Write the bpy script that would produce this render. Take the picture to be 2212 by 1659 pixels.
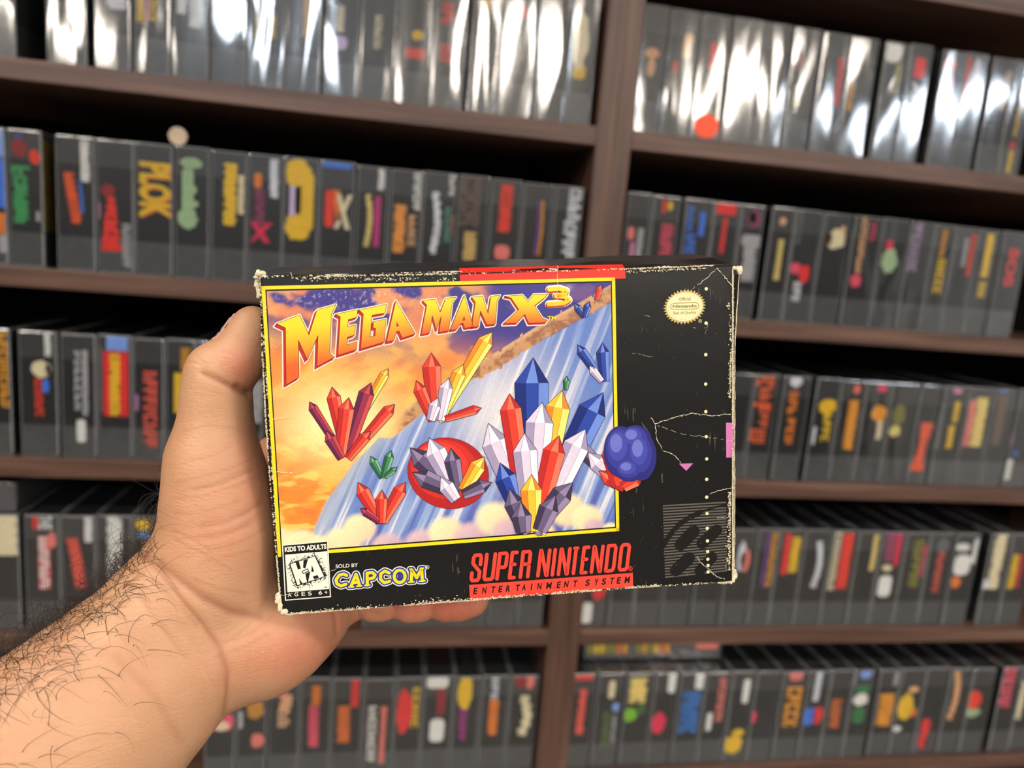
import bpy, math, random
import numpy as np
from mathutils import Vector, Matrix
from mathutils.geometry import tessellate_polygon
for o in list(bpy.data.objects): bpy.data.objects.remove(o)
scene = bpy.context.scene
COL = scene.collection
random.seed(7); np.random.seed(7)

# ------------------------------------------------------------------ camera, world, lights, exposure
F = 1534.0                       # focal length in pixels of the 2212 x 1659 frame
Z0 = 1.70                        # height of the topmost fully seen shelf
P = 0.192                        # shelf pitch
CR = np.array([[0.984320589881494, 0.1683675695097898, -0.05258647994222017],
               [-0.15701762188288382, 0.9722067868412588, 0.17366470579262452],
               [0.0803644371198551, -0.16268474162367297, 0.9833998332770082]])   # columns: right, forward, up
CP = np.array([-0.20124383, -0.76300479, Z0 - 0.15338284])
cam = bpy.data.cameras.new('camera'); cam_o = bpy.data.objects.new('camera', cam); COL.objects.link(cam_o)
cam_o.matrix_world = Matrix(((CR[0, 0], CR[0, 2], -CR[0, 1], CP[0]), (CR[1, 0], CR[1, 2], -CR[1, 1], CP[1]),
                             (CR[2, 0], CR[2, 2], -CR[2, 1], CP[2]), (0, 0, 0, 1)))
cam.sensor_width = 36; cam.lens = F / 2212 * 36; cam.clip_start = 0.01
cam.dof.use_dof = True; cam.dof.focus_distance = 0.268; cam.dof.aperture_fstop = 7.0
scene.camera = cam_o
w = bpy.data.worlds.new('world'); scene.world = w; w.use_nodes = True
w.node_tree.nodes['Background'].inputs[0].default_value = (1, .93, .85, 1)
w.node_tree.nodes['Background'].inputs[1].default_value = 0.05
vs = scene.view_settings
vs.view_transform = 'Standard'; vs.look = 'None'; vs.gamma = 1; vs.use_curve_mapping = False
vs.exposure = EXPOSURE = 0.0
LAMP = 40.0

def srgb(r, g, b):
    f = lambda c: (c / 255 / 12.92) if c <= 10.3 else ((c / 255 + .055) / 1.055) ** 2.4
    return (f(r), f(g), f(b), 1)

# ------------------------------------------------------------------ material helpers
MATS = {}
def newmat(name):
    m = bpy.data.materials.new(name); m.use_nodes = True; m.node_tree.nodes.clear()
    return m, m.node_tree.nodes, m.node_tree.links
def bsdf_out(N, L):
    b = N.new('ShaderNodeBsdfPrincipled'); o = N.new('ShaderNodeOutputMaterial'); L.new(b.outputs[0], o.inputs[0]); return b, o
def plain(name, c, rough=.5, spec=.5, noise=0.06, scale=60, emit=None):
    if name in MATS: return MATS[name]
    m, N, L = newmat(name); b, o = bsdf_out(N, L)
    t = N.new('ShaderNodeTexCoord'); n = N.new('ShaderNodeTexNoise'); n.inputs['Scale'].default_value = scale
    L.new(t.outputs['Object'], n.inputs['Vector'])
    r = N.new('ShaderNodeValToRGB'); L.new(n.outputs['Fac'], r.inputs[0])
    r.color_ramp.elements[0].color = (*[x * (1 - noise) for x in c[:3]], 1); r.color_ramp.elements[0].position = .3
    r.color_ramp.elements[1].color = (*[min(1, x * (1 + noise)) for x in c[:3]], 1); r.color_ramp.elements[1].position = .7
    L.new(r.outputs[0], b.inputs['Base Color']); b.inputs['Roughness'].default_value = rough
    b.inputs['Specular IOR Level'].default_value = spec
    if emit:
        b.inputs['Emission Color'].default_value = c; b.inputs['Emission Strength'].default_value = emit
    MATS[name] = m; return m

def wood(name, axis):
    m, N, L = newmat(name); b, o = bsdf_out(N, L)
    t = N.new('ShaderNodeTexCoord'); mp = N.new('ShaderNodeMapping'); L.new(t.outputs['Object'], mp.inputs[0])
    mp.inputs['Scale'].default_value = [2.5 if a == axis else 85 for a in range(3)]
    n = N.new('ShaderNodeTexNoise'); n.inputs['Scale'].default_value = 1.6; n.inputs['Detail'].default_value = 8; n.inputs['Roughness'].default_value = .65
    L.new(mp.outputs[0], n.inputs['Vector'])
    r = N.new('ShaderNodeValToRGB'); L.new(n.outputs['Fac'], r.inputs[0])
    e = r.color_ramp.elements
    e[0].color = srgb(56, 37, 29); e[0].position = .32; e[1].color = srgb(118, 88, 72); e[1].position = .7
    x = e.new(.52); x.color = srgb(90, 63, 51)
    L.new(r.outputs[0], b.inputs['Base Color']); b.inputs['Roughness'].default_value = .42
    bp = N.new('ShaderNodeBump'); bp.inputs['Strength'].default_value = .15; bp.inputs['Distance'].default_value = .001
    L.new(n.outputs['Fac'], bp.inputs['Height']); L.new(bp.outputs[0], b.inputs['Normal'])
    return m
WOOD_X, WOOD_Z = wood('dark_wood_long', 0), wood('dark_wood_upright', 2)
BACKM = plain('bookcase_back_board', srgb(20, 15, 14), .8, .1)

def film_mat(name, bump, scale, zs, haze, rough, gain=1.0):
    """thin clear plastic sheet: mostly see-through, reflects the room by its facing, faintly hazy"""
    m, N, L = newmat(name); o = N.new('ShaderNodeOutputMaterial')
    tr = N.new('ShaderNodeBsdfTransparent'); tr.inputs[0].default_value = (.99, .99, .99, 1)
    gl = N.new('ShaderNodeBsdfGlossy'); gl.inputs['Roughness'].default_value = rough; gl.inputs[0].default_value = (1, 1, 1, 1)
    df = N.new('ShaderNodeBsdfDiffuse'); df.inputs[0].default_value = (.75, .77, .8, 1)
    t = N.new('ShaderNodeTexCoord'); oi = N.new('ShaderNodeObjectInfo'); mp = N.new('ShaderNodeMapping')
    L.new(t.outputs['Object'], mp.inputs[0]); mp.inputs['Scale'].default_value = (1, .35, zs)
    off = N.new('ShaderNodeVectorMath'); off.operation = 'SCALE'; off.inputs[0].default_value = (7, 13, 31)
    L.new(oi.outputs['Random'], off.inputs['Scale']); L.new(off.outputs[0], mp.inputs['Location'])
    n = N.new('ShaderNodeTexNoise'); n.inputs['Scale'].default_value = scale; n.inputs['Detail'].default_value = 1.5; n.inputs['Roughness'].default_value = .35
    n.inputs['Distortion'].default_value = .6
    L.new(mp.outputs[0], n.inputs['Vector'])
    bp = N.new('ShaderNodeBump'); bp.inputs['Strength'].default_value = 1; bp.inputs['Distance'].default_value = bump
    L.new(n.outputs['Fac'], bp.inputs['Height']); L.new(bp.outputs[0], gl.inputs['Normal'])
    fr = N.new('ShaderNodeFresnel'); fr.inputs['IOR'].default_value = 1.5; L.new(bp.outputs[0], fr.inputs['Normal'])
    mu = N.new('ShaderNodeMath'); mu.operation = 'MULTIPLY'; mu.use_clamp = True; mu.inputs[1].default_value = 1.8 * gain; L.new(fr.outputs[0], mu.inputs[0])
    m1 = N.new('ShaderNodeMixShader'); m1.inputs[0].default_value = haze; L.new(tr.outputs[0], m1.inputs[1]); L.new(df.outputs[0], m1.inputs[2])
    m2 = N.new('ShaderNodeMixShader'); L.new(mu.outputs[0], m2.inputs[0]); L.new(m1.outputs[0], m2.inputs[1]); L.new(gl.outputs[0], m2.inputs[2])
    L.new(m2.outputs[0], o.inputs[0]); return m
FILM = [film_mat('clear_plastic_wavy', .0034, 27, .20, .035, .10, 1.7), film_mat('clear_plastic', .0011, 40, .30, .018, .09, .9)]
FILME = film_mat('clear_plastic_fold', .0006, 60, .3, .22, .12, 1.4)

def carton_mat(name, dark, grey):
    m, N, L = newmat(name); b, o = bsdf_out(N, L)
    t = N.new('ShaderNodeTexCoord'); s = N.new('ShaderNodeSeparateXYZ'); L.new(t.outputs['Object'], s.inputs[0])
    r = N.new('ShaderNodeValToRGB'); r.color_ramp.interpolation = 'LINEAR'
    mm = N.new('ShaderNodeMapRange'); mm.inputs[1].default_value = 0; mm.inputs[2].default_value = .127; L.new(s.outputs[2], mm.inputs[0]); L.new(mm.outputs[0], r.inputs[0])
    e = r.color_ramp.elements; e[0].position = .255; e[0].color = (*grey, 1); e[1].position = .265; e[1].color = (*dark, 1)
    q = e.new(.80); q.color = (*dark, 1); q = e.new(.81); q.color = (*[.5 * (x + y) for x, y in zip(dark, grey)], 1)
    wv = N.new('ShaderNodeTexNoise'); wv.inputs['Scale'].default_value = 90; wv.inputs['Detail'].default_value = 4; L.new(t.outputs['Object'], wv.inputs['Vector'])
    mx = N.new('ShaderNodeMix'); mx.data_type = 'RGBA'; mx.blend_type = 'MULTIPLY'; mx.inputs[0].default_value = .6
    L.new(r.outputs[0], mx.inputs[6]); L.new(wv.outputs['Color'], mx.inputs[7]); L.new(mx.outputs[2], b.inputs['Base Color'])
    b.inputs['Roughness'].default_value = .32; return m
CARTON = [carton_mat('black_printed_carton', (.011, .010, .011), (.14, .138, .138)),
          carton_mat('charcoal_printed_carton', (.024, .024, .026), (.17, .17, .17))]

PAL = dict(dgrey=(64, 64, 66), dgrey2=(92, 92, 94), silver=(190, 190, 198), yellow=(245, 205, 35), pink=(205, 130, 165), white=(235, 232, 225), black=(15, 15, 15),
    gold=(190, 150, 80), lilac=(180, 165, 195), cream=(240, 225, 190), redor=(225, 60, 30), red=(210, 38, 40), tan=(215, 170, 130), orange=(240, 140, 40),
    sticker=(235, 70, 15), dred=(130, 22, 28), dgreen=(50, 85, 35), amber=(235, 165, 30), olive=(120, 118, 30), brick=(185, 75, 60), grey=(150, 148, 148),
    dgold=(165, 120, 30), blue=(50, 105, 185), lblue=(120, 150, 205), green=(50, 130, 75), navy=(50, 70, 130), fire=(235, 95, 35), dred2=(195, 40, 28),
    sage=(140, 160, 125), plum=(130, 50, 85), crim=(185, 25, 70), cream2=(240, 215, 130), magenta=(165, 40, 110), orange2=(240, 165, 70), peach=(235, 180, 130),
    teal=(70, 125, 110), gold2=(170, 145, 85), umber=(95, 75, 62), salmon=(220, 125, 115), purple=(105, 50, 130), rose=(215, 80, 105), lilac2=(140, 120, 145),
    fire2=(240, 110, 60), khaki=(185, 175, 105), olive2=(105, 100, 30), mauve=(150, 95, 140), dorange=(185, 100, 30), magenta2=(145, 25, 120), salmon2=(220, 85, 75),
    moss=(75, 95, 45), lime=(110, 160, 25), blue2=(30, 110, 175), green2=(35, 105, 55))
def pal(c):
    q = srgb(*PAL[c])[:3]; k = min(1.8, .95 / max(q)); return plain('spine_print_' + c, tuple(x * k for x in q) + (1,), .35, .4, .12, 400)

# ------------------------------------------------------------------ object helpers
def tag(o, label=None, cat=None, group=None, kind=None):
    if label: o['label'] = label
    if cat: o['category'] = cat
    if group: o['group'] = group
    if kind: o['kind'] = kind
    return o
def link(name, me, parent=None, loc=None):
    o = bpy.data.objects.new(name, me); COL.objects.link(o)
    if parent is not None: o.parent = parent
    if loc is not None: o.location = loc
    return o
class MB:
    """collects polygons with a material each, builds ONE mesh"""
    def __init__(s): s.v = []; s.f = []; s.m = []; s.mats = []
    def mi(s, m):
        if m not in s.mats: s.mats.append(m)
        return s.mats.index(m)
    def poly(s, pts, m):
        b = len(s.v); s.v += [tuple(p) for p in pts]; s.f.append(tuple(range(b, b + len(pts)))); s.m.append(s.mi(m))
    def ngon(s, pts, m):      # concave-safe
        b = len(s.v); s.v += [tuple(p) for p in pts]; k = s.mi(m)
        for t in tessellate_polygon([[Vector(p) for p in pts]]): s.f.append(tuple(b + i for i in t)); s.m.append(k)
    def box(s, x0, x1, y0, y1, z0, z1, m):
        b = len(s.v); s.v += [(x, y, z) for x in (x0, x1) for y in (y0, y1) for z in (z0, z1)]; k = s.mi(m)
        for q in ((0, 1, 3, 2), (4, 6, 7, 5), (0, 4, 5, 1), (2, 3, 7, 6), (0, 2, 6, 4), (1, 5, 7, 3)):
            s.f.append(tuple(b + i for i in q)); s.m.append(k)
    def rbox(s, x0, x1, y0, y1, z0, z1, r, m, seg=2, medge=None):
        """box with rounded edges"""
        import bmesh
        bm = bmesh.new(); bmesh.ops.create_cube(bm, size=1)
        for v in bm.verts: v.co = Vector(((x0 + x1) / 2 + v.co.x * (x1 - x0), (y0 + y1) / 2 + v.co.y * (y1 - y0), (z0 + z1) / 2 + v.co.z * (z1 - z0)))
        bmesh.ops.bevel(bm, geom=list(bm.edges), offset=r, segments=seg, affect='EDGES', profile=.5)
        bm.verts.index_update(); bm.normal_update(); b = len(s.v); s.v += [tuple(v.co) for v in bm.verts]; k = s.mi(m); ke = s.mi(medge) if medge else k
        for f in bm.faces: s.f.append(tuple(b + v.index for v in f.verts)); s.m.append(k if max(abs(c) for c in f.normal) > .999 else ke)
        bm.free()
    def mesh(s, name, smooth=False, fixn=False):
        me = bpy.data.meshes.new(name); me.from_pydata(s.v, [], s.f)
        for m in s.mats: me.materials.append(m)
        me.polygons.foreach_set('material_index', s.m)
        if smooth: me.polygons.foreach_set('use_smooth', [True] * len(s.f))
        if fixn:
            import bmesh
            bm = bmesh.new(); bm.from_mesh(me); bmesh.ops.recalc_face_normals(bm, faces=bm.faces); bm.to_mesh(me); bm.free()
        me.update(); return me
    def build(s, name, parent=None, loc=None, smooth=False, fixn=False): return link(name, s.mesh(name, smooth, fixn), parent, loc)
def text_mesh(txt, bold=0.0, shear=0.0):
    """outline font glyphs as a flat mesh: returns verts (x,y) normalised to cap height 1, faces"""
    cu = bpy.data.curves.new('t', 'FONT'); cu.body = txt; cu.size = 1; cu.offset = bold; cu.shear = shear; cu.resolution_u = 4
    ob = bpy.data.objects.new('t', cu); COL.objects.link(ob)
    dg = bpy.context.evaluated_depsgraph_get(); me = ob.evaluated_get(dg).to_mesh()
    v = [(p.co.x, p.co.y) for p in me.vertices]; f = [tuple(p.vertices) for p in me.polygons]
    ob.evaluated_get(dg).to_mesh_clear(); bpy.data.objects.remove(ob); bpy.data.curves.remove(cu)
    xs = [p[0] for p in v]; ys = [p[1] for p in v]
    x0, x1, y0, y1 = min(xs), max(xs), min(ys), max(ys)
    return [((x - x0) / (x1 - x0), (y - y0) / (y1 - y0)) for x, y in v], f

# ------------------------------------------------------------------ room shell
def slab(name, x0, x1, y0, y1, z0, z1, m):
    b = MB(); b.box(x0, x1, y0, y1, z0, z1, m); return tag(b.build(name, fixn=True), kind='structure')
PAINT = plain('wall_paint', srgb(225, 220, 212), .8, .3, .03, 8)
DPAINT = plain('dark_wall_paint', srgb(40, 34, 32), .8, .3, .03, 8)
CEIL = plain('ceiling_paint', srgb(150, 148, 142), .85, .3, .03, 8)
FLOORM = plain('floor_vinyl', srgb(118, 110, 100), .35, .5, .1, 5)
slab('floor', -3.2, 4.2, -5.2, .5, -.1, 0, FLOORM)
slab('ceiling', -3.2, 4.2, -5.2, .5, 2.7, 2.8, CEIL)
slab('wall_back', -3.2, 4.2, .30, .4, 0, 2.7, DPAINT)
slab('wall_front', -3.2, 4.2, -5.2, -5.1, 0, 2.7, DPAINT)
slab('wall_left', -3.3, -3.2, -5.2, .4, 0, 2.7, DPAINT)
slab('wall_right', 4.2, 4.3, -5.2, .4, 0, 2.7, PAINT)
LIT = plain('lamp_diffuser', (1, .90, .78, 1), .5, .3, 0, 5, emit=LAMP)
COOL = plain('cool_lamp_diffuser', (.78, .88, 1, 1), .5, .3, 0, 5, emit=LAMP)
FRM = plain('lamp_frame_white', srgb(220, 220, 218), .5)
LAMPS = [(-2.2, -3.3, .30, 1.5, 0), (-.9, -3.3, .30, 1.5, 1), (.3, -3.3, .30, 1.5, 0), (1.6, -3.3, .30, 1.5, 0), (2.9, -3.3, .30, 1.5, 1),
         (-1.5, -1.2, .9, .36, 0), (.9, -1.2, .7, .25, 0)]  # unseen near pair, added to light the shelf faces and the box front
NM = ['far left of the long row', 'second from the left in the long row', 'middle of the long row', 'fourth from the left in the long row', 'far right of the long row', 'left of the added fill pair nearest the shelves', 'right of the added fill pair nearest the shelves']
for i, (x, y, lx, ly, c) in enumerate(LAMPS):
    r = link('ceiling_light', None, loc=(x, y, 2.70)); tag(r, 'white ceiling light panel, ' + NM[i], 'ceiling light', 'ceiling light panels')
    b = MB()
    for q in ((-lx / 2 - .02, -lx / 2, -ly / 2 - .02, ly / 2 + .02), (lx / 2, lx / 2 + .02, -ly / 2 - .02, ly / 2 + .02), (-lx / 2, lx / 2, -ly / 2 - .02, -ly / 2), (-lx / 2, lx / 2, ly / 2, ly / 2 + .02)):
        b.box(q[0], q[1], q[2], q[3], -.03, 0, FRM)
    b.build('lamp_frame', r, fixn=True)
    b = MB(); b.box(-lx / 2, lx / 2, -ly / 2, ly / 2, -.022, -.004, COOL if c else LIT); b.build('diffuser', r, fixn=True)

# ------------------------------------------------------------------ bookcases
T = 0.0193; DIV = 0.0386; DEP = .275
def bookcase(x0, x1, label):
    r = link('bookcase', None, loc=((x0 + x1) / 2, .14, 0)); tag(r, label, 'bookcase')
    r.matrix_parent_inverse = Matrix()
    def add(name, bx, m):
        b = MB(); b.rbox(*bx, .0008, m, 2); o = b.build(name, r, smooth=False, fixn=True); o.location = (-(x0 + x1) / 2, -.14, 0); return o
    top = Z0 + P * 3 + .0
    add('side_panel', (x0, x0 + T, 0, DEP, 0, top), WOOD_Z); add('side_panel', (x1 - T, x1, 0, DEP, 0, top), WOOD_Z)
    add('back_panel', (x0 + T, x1 - T, DEP - .006, DEP, .02, top - .001), BACKM)
    for k in range(-2, 8):
        z = Z0 - k * P
        add('shelf', (x0 + T + .0002, x1 - T - .0002, 0.0006, DEP - .0065, z - T, z), WOOD_X)
    add('top_panel', (x0 + T + .0002, x1 - T - .0002, .0006, DEP - .0065, top - T, top), WOOD_X)
    return r
bookcase(-.86, .0193, 'dark brown wooden bookcase on the left of the double upright divider')
bookcase(.0193, .90, 'dark brown wooden bookcase on the right of the double upright divider')
ROWS = [
(0,'L',[
 (-577.3, 30.8, 'plain grey spine', []),
 (-518.1, 37.9, 'almost empty grey spine', [('S', -5.0, 46.9, 17.9, 14.1, 'dgrey', 0)]),
 (-477.9, 32.2, 'silver lettered top', [('T', 3.5, 64.9, 17.7, 19.3, 'silver', 4)]),
 (-443.2, 33.3, 'yellow and pink column lettering', [('T', -10.0, 63.9, 7.6, 34.9, 'yellow', 7), ('T', -3.9, 64.7, 3.1, 35.0, 'pink', 6), ('T', 1.6, 65.5, 6.4, 35.0, 'yellow', 7)]),
 (-408.3, 33.8, 'double column white lettering', [('T', -8.2, 72.4, 8.4, 27.9, 'white', 6), ('T', 4.7, 67.9, 12.9, 40.5, 'white', 9)]),
 (-373.3, 33.7, 'yellow square emblem', [('R', -1.5, 76.0, 19.0, 24.3, 'yellow', 0), ('T', -1.5, 76.4, 8.5, 15.7, 'black', 4)]),
 (-338.3, 34.9, 'two yellow text columns', [('T', -7.1, 56.4, 8.2, 29.3, 'yellow', 6), ('T', 4.8, 58.3, 7.7, 22.0, 'yellow', 5)]),
 (-303.2, 34.0, 'thin gold lettering', [('T', 1.3, 80.1, 4.7, 54.6, 'gold', 10)]),
 (-266.9, 33.8, 'cream and lilac emblem', [('S', -1.3, 51.7, 13.6, 12.9, 'lilac', 0), ('T', -1.8, 74.1, 6.7, 24.9, 'cream', 5)]),
 (-231.4, 34.3, 'thin cream lettering', [('T', -0.3, 65.9, 7.0, 32.0, 'cream', 7)]),
 (-195.4, 34.8, 'red bar under yellow mark', [('S', 1.2, 50.6, 20.5, 10.4, 'redor', 0), ('B', 2.4, 68.1, 12.3, 10.3, 'yellow', 0)]),
 (-160.4, 34.0, 'two red blocks', [('T', -3.3, 92.6, 12.5, 21.2, 'red', 3), ('T', -3.8, 54.3, 11.3, 18.8, 'red', 3)]),
 (-124.0, 31.4, 'tall yellow lettering at one edge', [('T', -1.2, 91.1, 6.5, 78.8, 'yellow', 11)]),
 (-89.7, 35.6, 'faded red emblem near top', [('B', -1.0, 104.0, 15.1, 15.2, 'red', 0)]),
 (-53.6, 34.1, 'small orange figure', [('T', -1.1, 105.9, 6.7, 9.8, 'tan', 2), ('B', -2.1, 65.5, 10.8, 19.2, 'orange', 0)]),
 (-21.0, 28.7, 'large cream and yellow shape', [('B', -4.1, 85.5, 17.9, 58.1, 'cream', 0), ('S', -1.8, 54.0, 13.3, 15.8, 'yellow', 0)])]),
(0,'R',[
 (55.6, 28.3, 'pale tan figure', [('B', -1.0, 81.6, 16.1, 11.4, 'tan', 0), ('B', -0.3, 68.0, 8.7, 19.8, 'tan', 0)]),
 (87.7, 33.4, 'gold wedge lettering', [('W', 5.6, 93.2, 15.5, 24.9, 'gold', 1), ('S', -6.2, 71.2, 4.4, 11.5, 'redor', 0)]),
 (123.0, 35.0, 'round orange price sticker', [('T', -0.7, 87.1, 7.5, 27.7, 'red', 5), ('B', 3.8, 55.5, 7.4, 19.7, 'white', 0), ('O', 0.9, 14.4, 19.2, 18.4, 'sticker', 0)]),
 (158.7, 33.9, 'orange script down one side', [('T', 8.9, 68.1, 7.0, 42.6, 'orange', 7), ('S', -7.6, 61.0, 7.1, 9.1, 'red', 0)]),
 (194.3, 35.4, 'pale glossy blank spine', [('S', -16.0, 117.8, 7.4, 23.0, 'dgrey', 0)]),
 (229.2, 32.4, 'white letters under dark red', [('S', -5.5, 94.9, 4.2, 16.0, 'dred', 0), ('T', -4.1, 58.2, 6.2, 21.1, 'cream', 4)]),
 (265.2, 33.3, 'vertical red lettering', [('T', 8.4, 77.4, 8.2, 52.3, 'red', 8), ('S', -5.0, 77.7, 2.8, 21.8, 'dgreen', 0)]),
 (299.8, 33.5, 'amber lettering', [('T', -8.4, 64.5, 6.3, 30.7, 'amber', 5)]),
 (339.0, 28.6, 'olive panel below white', [('S', -4.3, 117.6, 21.0, 21.8, 'white', 0), ('R', 6.2, 90.2, 6.5, 31.9, 'olive', 0)]),
 (369.4, 29.3, 'white capital letters under red band', [('R', 1.4, 104.9, 13.3, 21.5, 'red', 0), ('M', -0.0, 68.1, 8.5, 44.2, 'white', 'ANT')]),
 (411.4, 29.7, 'brownish red figure', [('B', -4.6, 112.7, 14.8, 17.2, 'brick', 0), ('B', -2.6, 93.7, 11.1, 15.5, 'brick', 0)]),
 (441.7, 29.3, 'red lettering with grey figures', [('T', -9.4, 101.2, 6.4, 46.0, 'red', 8), ('B', 1.4, 110.8, 10.5, 24.8, 'grey', 0), ('B', 4.7, 90.1, 9.8, 21.3, 'grey', 0)]),
 (476.8, 27.4, 'dark gold lettering', [('T', 8.2, 93.3, 6.7, 44.2, 'dgold', 7)]),
 (506.5, 29.5, 'yellow lettering and red dot', [('T', 1.7, 61.9, 4.7, 34.7, 'yellow', 6), ('B', 1.1, 35.1, 6.9, 8.5, 'red', 0), ('T', 1.8, 15.8, 6.5, 25.6, 'yellow', 5)])]),
(1,'L',[
 (-590.3, 31.6, 'blue and orange picture', [('R', 10.0, 77.8, 9.1, 46.1, 'blue', 0), ('R', 8.5, 39.8, 9.9, 19.7, 'orange', 0), ('S', 11.0, 114.3, 9.3, 24.5, 'lblue', 0), ('S', 10.8, 20.3, 6.5, 17.3, 'grey', 0)]),
 (-557.7, 30.6, 'green script with orange oval', [('B', -4.9, 112.1, 12.8, 16.6, 'dred', 0), ('B', -5.2, 122.2, 6.9, 6.1, 'navy', 0), ('B', 8.3, 104.7, 9.6, 14.5, 'redor', 0), ('T', -4.3, 91.5, 16.3, 10.0, 'green', 1), ('T', -4.9, 63.9, 13.3, 45.4, 'green', 6), ('S', 10.1, 49.2, 3.8, 9.6, 'grey', 0)]),
 (-513.0, 34.9, 'slanted red and yellow lettering', [('L', -3.0, 69.6, 15.9, 48.3, 'fire', 8), ('L', 4.9, 70.9, 4.7, 31.8, 'blue', 0), ('T', 8.5, 105.2, 8.5, 38.6, 'white', 8)]),
 (-477.1, 33.8, 'red triangular lettering', [('W', -4.4, 47.7, 19.6, 53.1, 'dred2', 7), ('B', -6.8, 79.9, 13.3, 12.1, 'dred', 0), ('T', 9.5, 28.1, 7.7, 43.3, 'grey', 9), ('S', -16.6, 59.8, 4.9, 16.1, 'pink', 0)]),
 (-441.7, 35.0, 'bold yellow and orange PLOK lettering', [('M', 0.7, 84.0, 29.6, 53.4, 'yellow', 'PLOK')]),
 (-406.0, 32.7, 'pale green serpent shaped logo', [('B', -1.3, 113.7, 21.8, 10.9, 'sage', 0), ('S', -4.5, 86.6, 11.0, 42.7, 'sage', 0), ('B', -4.3, 59.0, 18.7, 20.3, 'sage', 0), ('B', 1.4, 87.9, 5.7, 7.8, 'sage', 0), ('B', 1.5, 73.9, 8.2, 7.2, 'sage', 0)]),
 (-370.6, 34.1, 'broad yellow lettering', [('T', 0.7, 86.7, 12.9, 61.2, 'yellow', 8), ('T', 11.1, 87.3, 5.7, 38.6, 'cream', 6)]),
 (-335.5, 34.0, 'crimson cross beneath purple lettering', [('S', -8.3, 103.2, 7.1, 15.0, 'orange', 0), ('T', -6.0, 77.1, 9.6, 35.0, 'plum', 7), ('X', -5.4, 52.2, 16.5, 20.1, 'crim', 0), ('T', 7.3, 106.3, 8.8, 37.9, 'silver', 8)]),
 (-301.1, 34.9, 'big yellow crescent with lilac centre', [('B', -4.0, 114.0, 25.7, 27.2, 'yellow', 0), ('B', -2.4, 60.3, 26.0, 27.9, 'yellow', 0), ('S', 3.3, 86.4, 18.3, 61.1, 'yellow', 0), ('S', -5.7, 87.1, 11.0, 42.1, 'lilac', 0)]),
 (-265.2, 34.7, 'red and cream crossed mark', [('R', -1.4, 126.3, 28.7, 6.9, 'blue', 0), ('S', -7.7, 81.8, 8.8, 37.4, 'redor', 0), ('L', 0.9, 85.9, 16.3, 30.8, 'orange', 0), ('X', 6.3, 79.8, 11.8, 35.3, 'cream', 0)]),
 (-229.4, 32.2, 'curved yellow text by magenta bar', [('A', -3.6, 73.3, 10.1, 53.7, 'cream2', 9), ('R', 5.3, 72.9, 6.0, 51.3, 'magenta', 0), ('T', 7.9, 117.1, 6.7, 23.3, 'white', 4)]),
 (-195.2, 33.1, 'two orange lettered columns', [('T', -5.5, 67.8, 12.4, 49.5, 'orange2', 7), ('T', 7.5, 66.7, 7.2, 33.1, 'peach', 5), ('T', 10.7, 107.2, 7.9, 38.4, 'white', 7)]),
 (-160.7, 34.4, 'curved white lettering with teal edge', [('A', -2.7, 77.0, 13.6, 64.4, 'silver', 7), ('T', 10.1, 76.0, 6.2, 37.8, 'teal', 6), ('S', 15.7, 76.9, 2.2, 20.4, 'redor', 0), ('T', 12.2, 117.5, 5.7, 22.5, 'white', 4)]),
 (-124.7, 33.6, 'small tan lettering near base', [('T', -0.9, 56.0, 13.8, 30.7, 'gold2', 5), ('T', -3.6, 102.3, 21.1, 51.0, 'umber', 9)]),
 (-89.5, 33.5, 'solid red lettering with pink square', [('T', -0.6, 98.6, 13.7, 49.3, 'redor', 9), ('S', -0.8, 52.3, 16.7, 16.2, 'salmon', 0)]),
 (-54.9, 32.5, 'thin purple and yellow arc', [('A', 1.3, 81.3, 5.3, 58.2, 'purple', 8), ('A', 5.3, 81.7, 5.3, 58.2, 'amber', 8)]),
 (-21.6, 31.5, 'wide silver lettering', [('T', 6.8, 109.8, 13.9, 39.9, 'silver', 4), ('T', 3.9, 72.0, 14.0, 40.8, 'silver', 4)])]),
(1,'R',[
 (58.1, 25.9, 'grey lettering with pink figure', [('B', -6.4, 84.6, 8.9, 14.4, 'salmon', 0), ('T', 4.7, 75.2, 7.2, 32.6, 'grey', 6), ('T', -3.4, 66.6, 5.1, 16.9, 'pink', 3)]),
 (89.5, 32.2, 'pink flame shaped lettering', [('S', -2.8, 117.0, 4.8, 13.7, 'redor', 0), ('S', 4.0, 118.5, 5.7, 9.5, 'yellow', 0), ('T', 3.5, 81.4, 13.9, 35.1, 'rose', 6)]),
 (127.6, 34.3, 'blue lettering in two columns', [('S', 5.2, 102.3, 6.7, 27.2, 'blue', 0), ('T', -9.5, 106.8, 6.9, 27.7, 'blue', 5), ('T', -6.1, 78.3, 12.0, 24.4, 'blue', 4)]),
 (161.1, 31.4, 'red band above red lettering', [('R', -1.4, 124.0, 23.9, 18.1, 'red', 0), ('T', -1.2, 91.5, 6.2, 39.1, 'red', 6)]),
 (192.3, 28.4, 'round flame emblem above grey wedge', [('B', 3.0, 113.7, 15.5, 20.7, 'plum', 0), ('B', 1.0, 114.8, 9.7, 13.4, 'amber', 0), ('B', -1.2, 116.5, 5.4, 7.3, 'red', 0), ('S', 2.8, 88.9, 25.0, 13.6, 'grey', 0), ('T', 2.6, 62.5, 16.1, 38.7, 'grey', 7)]),
 (229.8, 28.8, 'tan runic letters', [('B', 0.2, 113.7, 8.2, 9.8, 'tan', 0), ('T', 1.6, 70.5, 7.2, 46.3, 'cream2', 6)]),
 (261.5, 33.3, 'faint grey text over red emblem', [('T', -9.7, 109.4, 4.9, 39.6, 'dgrey2', 8), ('S', -8.2, 62.7, 11.9, 12.6, 'rose', 0), ('B', 4.0, 56.9, 14.0, 20.9, 'red', 0), ('T', -2.6, 36.1, 10.3, 23.0, 'silver', 3)]),
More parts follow.
